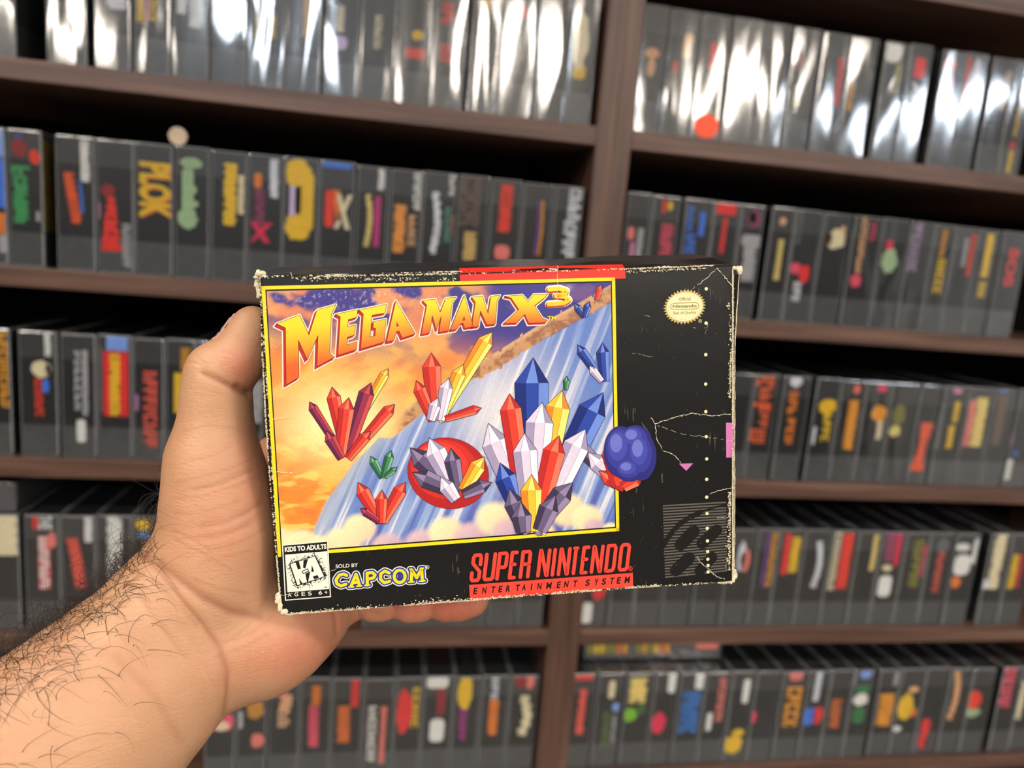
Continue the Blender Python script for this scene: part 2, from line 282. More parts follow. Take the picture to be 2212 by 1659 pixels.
 (297.7, 37.3, 'round white and red ball', [('B', 1.2, 99.6, 23.6, 22.6, 'cream', 0), ('B', -7.0, 99.6, 7.4, 13.8, 'red', 0), ('S', 8.8, 108.5, 6.1, 13.8, 'tan', 0)]),
 (336.6, 38.2, 'long peach lettering', [('T', -3.6, 96.4, 7.8, 66.4, 'peach', 10), ('B', -4.9, 54.6, 14.4, 15.4, 'rose', 0), ('T', 8.4, 111.2, 5.2, 20.2, 'crim', 3)]),
 (374.5, 34.8, 'red and sage green creature shape', [('S', -4.8, 97.0, 9.3, 15.9, 'crim', 0), ('B', -1.8, 81.0, 21.0, 28.9, 'sage', 0)]),
 (408.1, 30.8, 'dull lilac lettering', [('T', -5.6, 101.3, 11.3, 62.7, 'lilac2', 7)]),
 (439.4, 27.5, 'long amber lettering', [('T', 0.8, 107.1, 6.5, 32.2, 'amber', 5), ('T', 2.7, 68.1, 10.8, 42.5, 'yellow', 5)]),
 (469.1, 29.6, 'white beside orange red lettering', [('T', 2.1, 98.5, 6.2, 33.8, 'grey', 6), ('T', 12.5, 96.4, 9.5, 50.2, 'redor', 9)]),
 (499.9, 30.4, 'yellow letters in two words', [('T', 2.4, 97.4, 10.4, 51.6, 'yellow', 9), ('T', 2.7, 56.6, 10.4, 19.3, 'yellow', 3)]),
 (537.3, 35.4, 'fat red SOS lettering', [('M', 1.0, 86.0, 13.5, 46.3, 'red', 'SOS')])]),
(2,'L',[
 (-593.5, 36.7, 'jagged yellow orange lettering', [('T', 10.8, 87.5, 8.4, 77.4, 'amber', 9)]),
 (-550.4, 39.4, 'white ring above red lettering', [('T', 8.8, 116.3, 6.1, 24.5, 'white', 7), ('B', 2.7, 91.0, 17.8, 17.9, 'cream', 0), ('B', 8.5, 91.0, 5.0, 11.1, 'grey', 0), ('T', -0.3, 61.6, 7.9, 39.4, 'redor', 8), ('S', 6.1, 73.5, 6.4, 13.7, 'blue', 0)]),
 (-513.4, 33.0, 'double column of grey letters', [('T', -1.4, 80.7, 5.9, 62.6, 'grey', 7), ('T', 5.8, 78.6, 5.7, 67.8, 'grey', 8), ('S', 1.5, 28.3, 8.8, 24.4, 'white', 0)]),
 (-479.5, 32.5, 'red and yellow block under blue picture', [('R', 2.1, 121.7, 20.4, 16.5, 'lblue', 0), ('R', 0.5, 78.6, 23.5, 67.6, 'red', 0), ('T', -0.4, 77.9, 10.3, 65.1, 'yellow', 9), ('T', -14.4, 83.1, 3.7, 67.9, 'dgrey2', 12)]),
 (-447.0, 30.0, 'brick red ragged lettering', [('T', 1.4, 54.1, 13.3, 81.8, 'brick', 9), ('S', -13.5, 60.7, 7.6, 17.9, 'mauve', 0)]),
 (-416.5, 28.7, 'yellow stripe lettering', [('T', 4.9, 108.6, 9.9, 24.1, 'dgold', 4), ('R', 0.1, 72.6, 12.9, 42.4, 'yellow', 0)]),
 (-385.8, 29.8, 'dim dark spine behind the thumb', []),
 (-348.4, 30.5, 'grey ribbed lettering', [('T', 7.8, 67.3, 13.2, 45.9, 'grey', 8)])]),
(2,'R',[
 (205.1, 33.5, 'dim grey spine', []),
 (239.3, 31.5, 'red and cream flared lettering', [('T', -3.7, 123.3, 24.9, 18.9, 'fire2', 2), ('T', -0.1, 105.1, 15.1, 17.5, 'fire2', 2), ('T', -2.8, 89.3, 22.7, 12.0, 'fire2', 1), ('T', 1.7, 73.4, 10.8, 18.5, 'fire2', 2), ('T', -4.4, 53.6, 21.9, 18.6, 'fire2', 2)]),
 (277.2, 41.3, 'orange lettering below blue ring', [('B', -1.9, 122.6, 15.3, 15.1, 'silver', 0), ('T', -2.4, 96.5, 11.7, 28.9, 'orange', 3), ('T', -0.9, 61.9, 10.3, 33.4, 'orange', 3)]),
 (318.8, 31.5, 'bulging yellow logo', [('B', 2.9, 94.3, 24.4, 18.7, 'yellow', 0), ('T', 5.1, 68.1, 10.8, 35.3, 'yellow', 4), ('S', -9.4, 57.5, 3.8, 22.2, 'silver', 0)]),
 (352.9, 33.1, 'orange lettering and small pink head', [('B', 4.3, 117.3, 9.7, 12.1, 'salmon', 0), ('T', 3.6, 72.8, 14.0, 61.8, 'amber', 9)]),
 (387.9, 34.1, 'yellow teardrop logo and pink star', [('B', 3.9, 120.2, 12.8, 10.1, 'rose', 0), ('B', 5.3, 89.0, 21.5, 19.8, 'amber', 0), ('T', 9.1, 68.3, 8.0, 25.0, 'cream', 3)]),
 (424.0, 35.3, 'dull olive emblem', [('B', -3.4, 88.6, 18.1, 26.5, 'olive2', 0), ('B', -5.4, 67.5, 15.5, 15.0, 'khaki', 0)]),
 (458.2, 28.5, 'orange hourglass lettering', [('H', 1.9, 48.8, 20.1, 62.8, 'fire', 6)]),
 (493.0, 35.4, 'yellow lettering with pink tip', [('T', 5.3, 95.6, 7.9, 26.8, 'yellow', 3), ('T', 3.2, 63.5, 8.9, 29.7, 'yellow', 4), ('S', 2.4, 122.0, 11.8, 5.8, 'pink', 0), ('T', -13.9, 76.0, 6.6, 57.3, 'dgrey2', 8)]),
 (530.5, 35.9, 'cream block with rosy ribs', [('T', 3.7, 84.0, 17.6, 63.6, 'cream2', 12), ('T', -9.2, 81.7, 9.9, 60.1, 'salmon', 10)]),
 (565.8, 32.1, 'thin brownish lettering', [('S', -4.0, 126.9, 12.3, 6.2, 'blue', 0), ('T', -2.3, 87.9, 13.7, 65.6, 'umber', 9)]),
 (602.7, 35.9, 'white lettering under blue mark', [('S', -16.7, 63.8, 5.0, 16.4, 'mauve', 0), ('S', -6.3, 45.8, 6.4, 6.1, 'blue', 0), ('T', -11.6, 23.5, 8.5, 27.2, 'white', 4)])]),
(3,'L',[
 (-591.3, 37.9, 'thick cream and gold letters', [('T', 4.9, 105.6, 24.9, 45.2, 'cream', 4)]),
 (-551.7, 34.2, 'white lettering edged in red', [('S', -6.8, 121.2, 5.1, 17.4, 'red', 0), ('M', 2.8, 121.3, 13.2, 17.6, 'white', 'THE'), ('R', 1.2, 75.4, 11.2, 59.8, 'red', 0), ('T', 1.0, 75.4, 10.0, 58.6, 'white', 9), ('B', 9.1, 100.8, 8.1, 19.3, 'salmon', 0)]),
 (-516.3, 34.0, 'slanting red orange lettering', [('T', 9.5, 115.8, 8.2, 32.9, 'white', 7), ('L', -2.3, 75.7, 20.7, 56.6, 'brick', 10)]),
 (-481.3, 34.4, 'large white lettering', [('T', -0.4, 90.5, 15.4, 79.4, 'white', 13)]),
 (-447.1, 33.0, 'yellow red and blue picture', [('B', -5.7, 119.8, 17.7, 13.1, 'yellow', 0), ('B', -4.8, 107.1, 13.7, 10.1, 'lblue', 0), ('T', -3.5, 97.5, 6.9, 9.0, 'amber', 2)]),
 (-202.4, 32.9, 'smooth grey lower edge, above the fingers', []),
 (-166.9, 33.9, 'dim black spine, above the fingers', []),
 (-130.6, 34.4, 'glossy dark spine, above the fingers', []),
 (-94.0, 34.4, 'bright smudge near its base', []),
 (-58.2, 32.7, 'pale grey reflection near its base', []),
 (-23.9, 31.5, 'dull dark spine beside the divider', [])]),
(3,'R',[
 (54.4, 34.3, 'white label under red mark', [('B', 4.6, 43.7, 16.9, 17.4, 'red', 0), ('S', -7.7, 17.8, 13.1, 27.1, 'white', 0)]),
 (88.0, 30.7, 'all black lower half', []),
 (121.1, 34.0, 'grey streaked lower half', []),
 (158.5, 39.1, 'pale blue highlight strip', []),
 (197.3, 36.1, 'broad silver lower half', []),
 (235.3, 37.5, 'pale orange and white round mark', [('B', 7.1, 87.2, 13.8, 30.3, 'salmon', 0), ('B', 1.6, 92.7, 10.5, 39.8, 'silver', 0)]),
 (271.3, 32.2, 'purple and orange thin lettering', [('T', -1.7, 88.7, 5.4, 72.8, 'purple', 9), ('T', 6.3, 88.8, 7.5, 72.9, 'amber', 9)]),
 (299.2, 36.5, 'red and yellow fan lettering', [('S', -2.3, 96.2, 8.2, 55.6, 'red', 0), ('T', 9.2, 95.2, 12.9, 47.3, 'yellow', 7)]),
 (336.0, 35.1, 'curved lavender lettering', [('A', 6.2, 82.9, 15.2, 62.5, 'silver', 9)]),
 (373.0, 36.9, 'red lettering with white column', [('T', -7.9, 87.4, 9.3, 78.9, 'cream', 9), ('R', 6.5, 88.0, 14.7, 75.3, 'red', 0), ('T', 9.2, 88.8, 8.9, 73.7, 'redor', 8)]),
 (408.6, 32.3, 'thin cream lettering near top', [('T', 9.1, 100.1, 7.2, 49.0, 'cream2', 6)]),
 (443.0, 34.9, 'crimson figure above white label', [('S', -3.0, 108.6, 13.8, 40.5, 'plum', 0), ('S', 8.1, 104.5, 6.8, 44.5, 'crim', 0), ('B', -3.0, 79.6, 14.1, 9.4, 'cream', 0), ('S', -1.7, 54.6, 18.7, 29.4, 'white', 0)]),
 (478.8, 34.7, 'olive ringed logo with pink text', [('T', 3.6, 85.5, 14.3, 66.5, 'olive', 6), ('T', 11.8, 88.8, 8.3, 44.3, 'rose', 7)]),
 (514.3, 34.4, 'dull pinkish red lettering', [('B', 2.1, 111.3, 18.6, 18.9, 'dgrey2', 0), ('T', 2.1, 73.9, 9.4, 56.0, 'brick', 7)]),
 (551.9, 38.7, 'large white hooked shape', [('S', 12.8, 104.1, 6.2, 35.1, 'white', 0), ('B', -5.9, 109.0, 24.0, 10.3, 'white', 0), ('S', -2.1, 84.6, 24.1, 28.9, 'white', 0), ('B', -7.1, 60.8, 13.8, 17.0, 'orange', 0)]),
 (600.6, 30.8, 'white ragged script', [('T', 0.4, 91.2, 17.3, 79.9, 'cream', 8), ('B', -10.0, 57.8, 10.9, 13.9, 'silver', 0)]),
 (636.7, 38.8, 'yellow and red slanted lettering', [('T', -6.5, 75.7, 9.8, 49.0, 'yellow', 7), ('T', 2.6, 76.5, 7.3, 47.4, 'red', 7)])]),
(4,'L',[
 (-372.4, 33.2, 'pink and red picture beside the wrist', [('S', 1.9, 77.4, 25.3, 23.2, 'rose', 0), ('B', 2.0, 71.8, 16.2, 12.2, 'cream', 0)]),
 (-337.6, 32.7, 'curled gold letters over pink dot', [('S', -12.9, 79.5, 6.3, 22.2, 'grey', 0), ('B', 3.6, 92.9, 19.2, 25.4, 'dgold', 0), ('B', 6.8, 52.6, 14.6, 19.1, 'salmon', 0)]),
 (-302.2, 34.2, 'tan twisted lettering', [('B', -4.2, 110.9, 13.6, 9.9, 'salmon', 0), ('T', 1.4, 99.2, 14.1, 20.0, 'tan', 2), ('T', -0.5, 79.2, 13.0, 24.6, 'tan', 2)]),
 (-266.7, 34.5, 'rosy lettering with orange end', [('T', -0.5, 106.1, 10.9, 26.8, 'orange', 3), ('T', -2.2, 68.0, 12.1, 54.3, 'rose', 6)]),
 (-230.8, 35.0, 'brown orange lettering and red bar', [('R', 7.7, 112.7, 8.8, 42.2, 'red', 0), ('T', -3.5, 69.2, 14.8, 47.9, 'dorange', 7)]),
 (-194.5, 35.1, 'white and pink paired lettering', [('T', -7.0, 56.7, 9.8, 73.8, 'white', 9), ('T', 5.9, 54.5, 7.4, 75.2, 'salmon', 9), ('S', -17.5, 62.8, 4.4, 16.1, 'mauve', 0)]),
 (-159.8, 31.9, 'red and yellow flame lettering', [('B', -5.2, 84.3, 17.6, 62.0, 'red', 0), ('T', 7.9, 89.1, 8.3, 54.0, 'yellow', 5)]),
 (-125.1, 34.9, 'white bone shape above white label', [('S', -2.2, 121.1, 26.1, 16.0, 'white', 0), ('T', 3.4, 95.2, 10.7, 35.8, 'dred', 4), ('S', 0.5, 57.8, 17.5, 30.9, 'white', 0)]),
 (-90.7, 31.5, 'cream and yellow oval over purple', [('B', -3.3, 108.3, 19.0, 45.0, 'yellow', 0), ('T', -3.4, 64.8, 8.8, 42.3, 'magenta2', 5)]),
 (-56.5, 33.3, 'orange lettering beneath silver rungs', [('T', -1.4, 116.2, 8.7, 39.4, 'silver', 4), ('T', -0.7, 72.8, 11.5, 47.6, 'orange', 6)]),
 (-21.0, 34.8, 'curved pinkish white lettering', [('B', -5.7, 121.3, 15.2, 18.6, 'dred', 0), ('B', 5.9, 119.9, 12.0, 21.0, 'salmon', 0), ('A', 2.7, 74.2, 21.7, 54.6, 'cream', 5)])]),
(4,'R',[
 (53.9, 29.0, 'salmon lettering under salmon band', [('R', -2.2, 127.2, 24.5, 12.9, 'red', 0), ('T', -0.9, 78.0, 9.8, 61.8, 'salmon2', 5)]),
 (87.8, 33.1, 'mossy green lettering with blue dot', [('S', 1.8, 107.4, 8.1, 23.8, 'cream', 0), ('B', 9.4, 83.3, 9.6, 13.2, 'lblue', 0), ('T', -1.2, 51.3, 10.0, 51.8, 'moss', 8), ('T', 9.5, 51.8, 5.4, 37.8, 'grey', 6)]),
 (125.2, 35.8, 'cream block above lime creature', [('T', -1.2, 105.1, 22.4, 34.9, 'cream2', 3), ('B', -8.0, 72.3, 17.8, 20.4, 'lime', 0), ('B', 5.3, 79.7, 13.4, 15.7, 'dgreen', 0)]),
 (159.3, 29.5, 'white label with crimson shape', [('S', 9.2, 115.4, 12.6, 28.0, 'white', 0), ('B', -3.3, 60.1, 18.2, 30.1, 'crim', 0)]),
 (194.5, 34.1, 'solid blue lettering', [('S', 10.6, 118.6, 12.5, 26.6, 'white', 0), ('T', 1.6, 73.2, 24.6, 58.8, 'blue2', 9)]),
 (230.5, 34.9, 'long pale pink lettering', [('T', 6.4, 89.5, 10.2, 62.1, 'salmon', 9), ('S', -5.7, 58.8, 7.4, 25.7, 'white', 0)]),
 (264.8, 31.0, 'white label and yellow bird shape', [('S', 5.5, 101.0, 9.2, 34.3, 'white', 0), ('B', 2.2, 42.1, 17.4, 11.4, 'yellow', 0), ('B', -1.8, 25.6, 25.3, 25.4, 'yellow', 0)]),
 (298.3, 33.9, 'mostly black with tiny crimson mark', [('S', -12.5, 64.6, 5.7, 15.4, 'crim', 0)]),
 (335.9, 37.6, 'tall golden lettering with pink top', [('S', 1.0, 123.4, 18.7, 16.4, 'salmon', 0), ('T', 2.0, 78.1, 21.3, 58.3, 'amber', 5)]),
 (370.8, 30.2, 'blue and red round badge', [('T', -1.0, 105.5, 8.9, 41.4, 'silver', 6), ('B', -7.0, 63.2, 18.4, 26.9, 'blue', 0), ('B', 5.5, 63.7, 15.1, 25.3, 'red', 0)]),
 (403.1, 32.3, 'rust orange narrow lettering', [('T', -1.1, 65.7, 14.7, 42.8, 'dorange', 8)]),
 (436.2, 32.0, 'green label with white disc', [('S', -19.4, 117.8, 13.0, 25.0, 'grey', 0), ('B', 1.5, 122.0, 17.0, 14.2, 'lblue', 0), ('S', 0.2, 100.7, 20.0, 11.8, 'green2', 0), ('S', 0.3, 62.8, 17.7, 23.9, 'green2', 0), ('B', -0.7, 85.6, 21.9, 18.6, 'white', 0)]),
 (474.4, 30.7, 'mustard lettering', [('T', 2.6, 68.3, 23.3, 47.6, 'amber', 7), ('T', 11.6, 113.5, 9.8, 19.4, 'grey', 3)]),
 (508.9, 35.5, 'bright yellow pear shaped figure', [('B', 5.1, 97.7, 16.6, 9.4, 'tan', 0), ('B', -2.6, 71.9, 24.6, 39.6, 'yellow', 0), ('B', 11.2, 63.8, 10.6, 13.8, 'orange', 0), ('B', -9.5, 39.5, 14.1, 8.7, 'white', 0)]),
 (546.0, 35.9, 'red triangle near base', [('T', -21.8, 79.2, 3.9, 17.2, 'mauve', 2), ('W', -3.1, 31.1, 19.1, 43.9, 'red', 1)]),
 (581.8, 32.8, 'curved peach lettering', [('A', -3.9, 87.3, 17.3, 72.7, 'peach', 7)]),
 (617.4, 35.6, 'strawberry red figure on green', [('B', -8.1, 80.9, 21.8, 27.1, 'redor', 0), ('B', -7.2, 61.7, 26.5, 13.2, 'sage', 0)]),
 (662.0, 31.5, 'rose pink lettering', [('T', -4.7, 98.9, 19.3, 62.1, 'rose', 4)]),
 (696.7, 35.3, 'cream lettering at picture edge', [('T', -10.6, 77.7, 9.2, 58.4, 'cream', 5)])])]
# ------------------------------------------------------------------ boxed games on the shelves
SHELFNAME = {0: 'top visible shelf', 1: 'second shelf', 2: 'third shelf', 3: 'fourth shelf', 4: 'bottom visible shelf'}
ORD = ['', 'first', 'second', 'third', 'fourth', 'fifth', 'sixth', 'seventh', 'eighth', 'ninth', 'tenth', '11th', '12th', '13th', '14th', '15th', '16th', '17th', '18th', '19th']
YS = 0.007                     # how far the sleeves stand behind the shelf edge
BH, BD = .127, .178            # carton height and depth
def glyph_cell(b, cx, cz, w, h, y, m, rnd):
    """one invented, unreadable letter lying on its side"""
    t = h * .36; x0, x1, z0, z1 = cx - w / 2, cx + w / 2, cz - h * .43, cz + h * .43
    k = rnd.randrange(6)
    R = lambda a, c, d, e: b.poly([(a, y, d), (c, y, d), (c, y, e), (a, y, e)], m)
    R(x0, x1, z1 - t, z1)
    if k in (0, 1, 4): R(x0, x1, z0, z0 + t)
    if k in (0, 2, 5): R(x1 - w * .28, x1, z0, z1 - t)
    if k in (1, 3, 5): R(x0, x0 + w * .28, z0, z1 - t)
    if k in (2, 3, 4): R(cx - w * .14, cx + w * .14, z0, z1 - t)
def ell(cx, cz, rx, rz, y, n=20): return [(cx + rx * math.cos(a * 2 * math.pi / n), y, cz + rz * math.sin(a * 2 * math.pi / n)) for a in range(n)]
def draw_logo(b, g, y, rnd):
    kd, u, v, w, h, col, opt = g
    u, v, w, h = u / 1000, v / 1000, w / 1000, h / 1000
    m = pal(col)
    if kd in ('T', 'A', 'W', 'H', 'L'):
        n = max(1, int(opt) if opt else 5)
        for i in range(n):
            t = (i + .5) / n; z = v + h / 2 - h * t; ww = w; x = u
            if kd == 'A': x = u + w * .30 * (math.sin(math.pi * t) - .5); ww = w * .55
            if kd == 'W': ww = w * (.35 + .65 * t)
            if kd == 'H': ww = w * (.45 + .55 * abs(2 * t - 1)); x = u + w * .12 * (1 - 2 * t)
            if kd == 'L': x = u + w * .22 * (2 * t - 1); ww = w * .6
            glyph_cell(b, x, z, ww, h / n * 1.0, y, m, rnd)
        if kd in 'WHLA' or h / n < .0045 or rnd.random() < .4:      # the fill behind tightly set letters
            for i in range(n):
                t = (i + .5) / n; z = v + h / 2 - h * t; ww = w; x = u
                if kd == 'A': x = u + w * .30 * (math.sin(math.pi * t) - .5); ww = w * .55
                if kd == 'W': ww = w * (.35 + .65 * t)
                if kd == 'H': ww = w * (.45 + .55 * abs(2 * t - 1)); x = u + w * .12 * (1 - 2 * t)
                if kd == 'L': x = u + w * .22 * (2 * t - 1); ww = w * .6
                hh = h / n / 2
                b.poly([(x - ww * .36, y + .00004, z - hh), (x + ww * .36, y + .00004, z - hh), (x + ww * .36, y + .00004, z + hh), (x - ww * .36, y + .00004, z + hh)], m)
    elif kd == 'R': b.poly([(u - w / 2, y + .00006, v - h / 2), (u + w / 2, y + .00006, v - h / 2), (u + w / 2, y + .00006, v + h / 2), (u - w / 2, y + .00006, v + h / 2)], m)
    elif kd == 'S':
        r = min(w, h) * .35; pts = []
        for cx, cz, a0 in ((u + w / 2 - r, v + h / 2 - r, 0), (u - w / 2 + r, v + h / 2 - r, 90), (u - w / 2 + r, v - h / 2 + r, 180), (u + w / 2 - r, v - h / 2 + r, 270)):
            pts += [(cx + r * math.cos(math.radians(a0 + q)), y - .00005, cz + r * math.sin(math.radians(a0 + q))) for q in (0, 30, 60, 90)]
        b.poly(pts, m)
    elif kd == 'B':
        pts = []
        for a in range(18):
            k = 1 + rnd.uniform(-.12, .12); t = a * math.pi / 9
            pts.append((u + w / 2 * k * math.cos(t), y - .00008, v + h / 2 * k * math.sin(t)))
        b.ngon(pts, m)
    elif kd == 'X':
        for s in (-1, 1):
            q = .28 * w
            b.poly([(u - s * w / 2 - q / 2, y, v + h / 2), (u - s * w / 2 + q, y, v + h / 2), (u + s * w / 2 + q / 2, y - .00003 * (s + 1), v - h / 2), (u + s * w / 2 - q, y - .00003 * (s + 1), v - h / 2)], m)
    elif kd == 'M':
        vv, ff = text_mesh(opt, .04)
        # read downwards: letter-x runs down, letter-y runs right
        if opt == 'PLOK': m2 = pal('orange')
        for f in ff: b.poly([(u - w / 2 + vv[i][1] * w, y, v + h / 2 - vv[i][0] * h) for i in f], m)
        if opt == 'PLOK':
            for f in ff: b.poly([(u - w / 2 + vv[i][1] * w + .0016, y + .00008, v + h / 2 - vv[i][0] * h - .0014) for i in f], m2)
TOPART = {'brown orange lettering and red bar': ('dred', 0, 5), 'white bone shape above white label': ('red', 0, 22), 'cream and yellow oval over purple': ('yellow', 2, 13),
          'rust orange narrow lettering': ('umber', 0, 5), 'rose pink lettering': ('crim', 2, 10), 'bright yellow pear shaped figure': ('grey', -5, 3),
          'red triangle near base': ('brick', -3, 4), 'curved lavender lettering': ('dred', 5, 12), 'purple and orange thin lettering': ('brick', 0, 12), 'olive ringed logo with pink text': ('dgold', 0, 8)}
counts = {}
for k, side, boxes in ROWS:
    zb = Z0 - k * P + .0003
    # settle neighbours that would touch
    xs = [[b_[0] / 1000, min(max(b_[1], 28), 35.2) / 1000] for b_ in boxes]
    for i in range(len(xs) - 1):
        a, c = xs[i], xs[i + 1]; ov = (a[0] + a[1] / 2) + .0005 - (c[0] - c[1] / 2)
        if ov > 0:
            a[0] -= ov / 4; a[1] -= ov / 2; c[0] += ov / 4; c[1] -= ov / 2
    n = len(boxes)
    for i, (xc, wd, desc, logos) in enumerate(boxes):
        xo, xw = xs[i]
        if side == 'L' and xo + xw / 2 > -.0006: xw = 2 * (-.0006 - xo)
        if side == 'R' and xo - xw / 2 < DIV + .0006: xw = 2 * (xo - DIV - .0006)
        rnd = random.Random(k * 1000 + i * 7 + (500 if side == 'R' else 0))
        pos = (n - i) if side == 'L' else (i + 1)
        if side == 'L' and k in (2, 3):      # rows interrupted by the hand: count from the picture's left edge
            pass
        lab = 'clear-sleeved game box, %s, %s %s of divider' % (desc.replace(', above the fingers', ''), SHELFNAME[k], 'left' if side == 'L' else 'right')
        yj = rnd.uniform(0, .0022)
        root = link('game_box', None, loc=(xo, YS + yj, zb))
        tag(root, lab, 'game box', '%s boxes %s of the divider' % (SHELFNAME[k], 'left' if side == 'L' else 'right'))
        hz = BH + rnd.uniform(-.0012, .0006)
        cw = xw - .0026
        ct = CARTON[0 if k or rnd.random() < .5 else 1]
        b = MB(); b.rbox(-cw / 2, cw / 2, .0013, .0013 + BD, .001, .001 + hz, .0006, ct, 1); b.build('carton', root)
        if logos or desc in TOPART:
            b = MB(); y = .0011
            for g in logos: draw_logo(b, (g[0], g[1] + (xc - xo * 1000), *g[2:]), y, rnd)
            # keep the print on the spine
            b.v = [(min(max(p[0], -cw / 2 + .0004), cw / 2 - .0004), p[1], min(max(p[2], .0016), hz + .0004)) for p in b.v]
            if desc in TOPART:
                c_, u_, w_ = TOPART[desc]
                b.poly([((u_ - w_ / 2) / 1000, .03, hz + .0012), ((u_ + w_ / 2) / 1000, .03, hz + .0012), ((u_ + w_ / 2) / 1000, .13, hz + .0012), ((u_ - w_ / 2) / 1000, .13, hz + .0012)], pal(c_))
            if b.f: b.build('spine_artwork', root)
        if desc.startswith('green script'):
            b = MB(); b.poly([(cw / 2 + .0002, .004, .035), (cw / 2 + .0002, .17, .035), (cw / 2 + .0002, .17, .122), (cw / 2 + .0002, .004, .122)], pal('yellow'))
            tag(b.build('side_artwork', root), 'yellow side face')
        b = MB(); b.rbox(-xw / 2, xw / 2, 0, BD + .0035, .0001, hz + .0022, .0016, FILM[0 if k == 0 else 1], 3, FILME)
        b.build('protective_sleeve', root, smooth=False)
        for g in logos:
            if g[0] == 'O':
                b = MB(); b.poly(ell((g[1] + xc) / 1000 - xo, g[2] / 1000, .0145, .0125, -.0003, 28), pal('sticker')); tag(b.build('price_sticker', root), 'round orange price sticker')
def flat_box(x0, x1, y0, zb, label, art):
    root = link('game_box', None, loc=((x0 + x1) / 2, y0, zb)); tag(root, label, 'game box'); wx = (x1 - x0) / 2
    b = MB(); b.rbox(-wx + .0015, wx - .0015, .0013, .12, .001, .030, .0006, CARTON[1], 1); b.build('carton', root)
    if art:
        b = MB(); art(b); b.build('spine_artwork', root)
    b = MB(); b.rbox(-wx, wx, 0, .1215, .0001, .032, .0011, FILM[1], 2); b.build('protective_sleeve', root)
flat_box(-.70, -.5745, .008, Z0 - 3 * P + .131, 'dark clear-sleeved game box lying flat on fourth shelf boxes at far left', None)
def art1(b):
    rnd = random.Random(5)
    for j in range(14):
        if j == 7: continue
        x = -.087 + j * .0077 + (.003 if j > 7 else 0)
        c = pal(rnd.choice(['olive', 'amber', 'yellow', 'dorange', 'olive']))
        b.poly([(x, .0011, .009), (x + .0052, .0011, .008), (x + .0055, .0011, .022), (x + .0002, .0011, .023)], c)
    b.poly([(.058, .0011, .014), (.088, .0011, .014), (.088, .0011, .024), (.058, .0011, .024)], pal('salmon'))
flat_box(.056, .243, .036, Z0 - 4 * P + .1312, 'game box lying flat with yellow green lettering on bottom visible shelf boxes', art1)
# round cap standing on the second shelf's boxes
r_ = MB(); CAPM = plain('beige_ring_plastic', srgb(190, 170, 145), .35, .5)
for (ra, rb, y0, y1) in ((.0085, .0062, 0, .003), (.0062, .0042, .001, .003), (.0042, .0022, 0, .003), (.0022, .0, .0008, .003)):
    n = 32
    for i in range(n):
        a, c = 2 * math.pi * i / n, 2 * math.pi * (i + 1) / n
        ca, sa, cc, sc = math.cos(a), math.sin(a), math.cos(c), math.sin(c)
        r_.poly([(ra * ca, y0, ra * sa), (ra * cc, y0, ra * sc), (rb * cc, y0, rb * sc), (rb * ca, y0, rb * sa)][::1 if rb > 0 else 1], CAPM)
        r_.poly([(ra * ca, y0, ra * sa), (ra * ca, y1, ra * sa), (ra * cc, y1, ra * sc), (ra * cc, y0, ra * sc)], CAPM)
        if ra == .0085: r_.poly([(ra * ca, y1, ra * sa), (0, y1, 0), (ra * cc, y1, ra * sc)], CAPM)
cap = r_.build('round_cap', None, (-.421, .013, Z0 - P + .1300 + .0088)); tag(cap, 'small round beige ringed cap standing on boxes of the second shelf', 'cap')
# ------------------------------------------------------------------ the worn box held in front of the shelves
# its pose (metres, relative to the camera) and a plan of its printed front, traced in plan units
BC = np.array([-0.00077815, 0.27200779, -0.02057076])       # centre of the front: right, forward, up
BR = np.array([[0.9935178852088697, -0.10951663321379351, -0.030468324857313236],
               [0.10608380091767552, 0.989548650037679, -0.097671369353901],
               [0.0408465292644839, 0.09380605661748384, 0.9947522228117528]])  # columns: along width, into the box, up
BW, BHT, BT = .178, .127, .028
def uv(x, y):
    """plan units of the printed front -> metres on the front face (u right, v up)"""
    d = np.array([(x - 1106) / F, 1, -(y - 829.5) / F]); nrm = BR[:, 1]
    t = (nrm @ BC) / (nrm @ d); q = BR.T @ (t * d - BC); return q[0], q[2]
def za(x0, y0, s): return lambda pts: [uv(x0 + a / s, y0 + b / s) for a, b in pts]
zA, zB, zC, zD, zE, zF = za(530, 540, 3.95), za(1050, 540, 3.814), za(570, 1130, 5.027), za(980, 1130, 5.267), za(1050, 880, 3.814), za(1380, 1060, 7.212)
z0_ = za(0, 0, 1)
WB = CR @ BR; WC = CP + CR @ BC
held = link('game_box', None); tag(held, 'worn black game box with yellow-framed picture held up in the hand', 'game box')
held.matrix_world = Matrix([[*WB[i], WC[i]] for i in range(3)] + [[0, 0, 0, 1]])
def L3(pts, h): return [(u, -h, v) for u, v in pts]
def stroke(b, line, wd, m, h, closed=False, sharp=False):
    """a printed line of constant width (metres) along 2-D points"""
    P_ = [np.array(p) for p in line]; n = len(P_)
    for i in range(n if closed else n - 1):
        a, c = P_[i], P_[(i + 1) % n]; d = c - a; l = np.linalg.norm(d)
        if l < 1e-7: continue
        d = d / l; nn = np.array([-d[1], d[0]]) * wd / 2
        e = d * wd / 2 if sharp else d * 0
        q = [a - nn - e, c - nn + e, c + nn + e, a + nn - e]; b.poly([(p[0], -h, p[1]) for p in q], m)
    if not sharp:
        for p in P_: b.poly([(p[0] + wd / 2 * math.cos(t * math.pi / 5), -h + 2e-6, p[1] + wd / 2 * math.sin(t * math.pi / 5)) for t in range(10)], m)

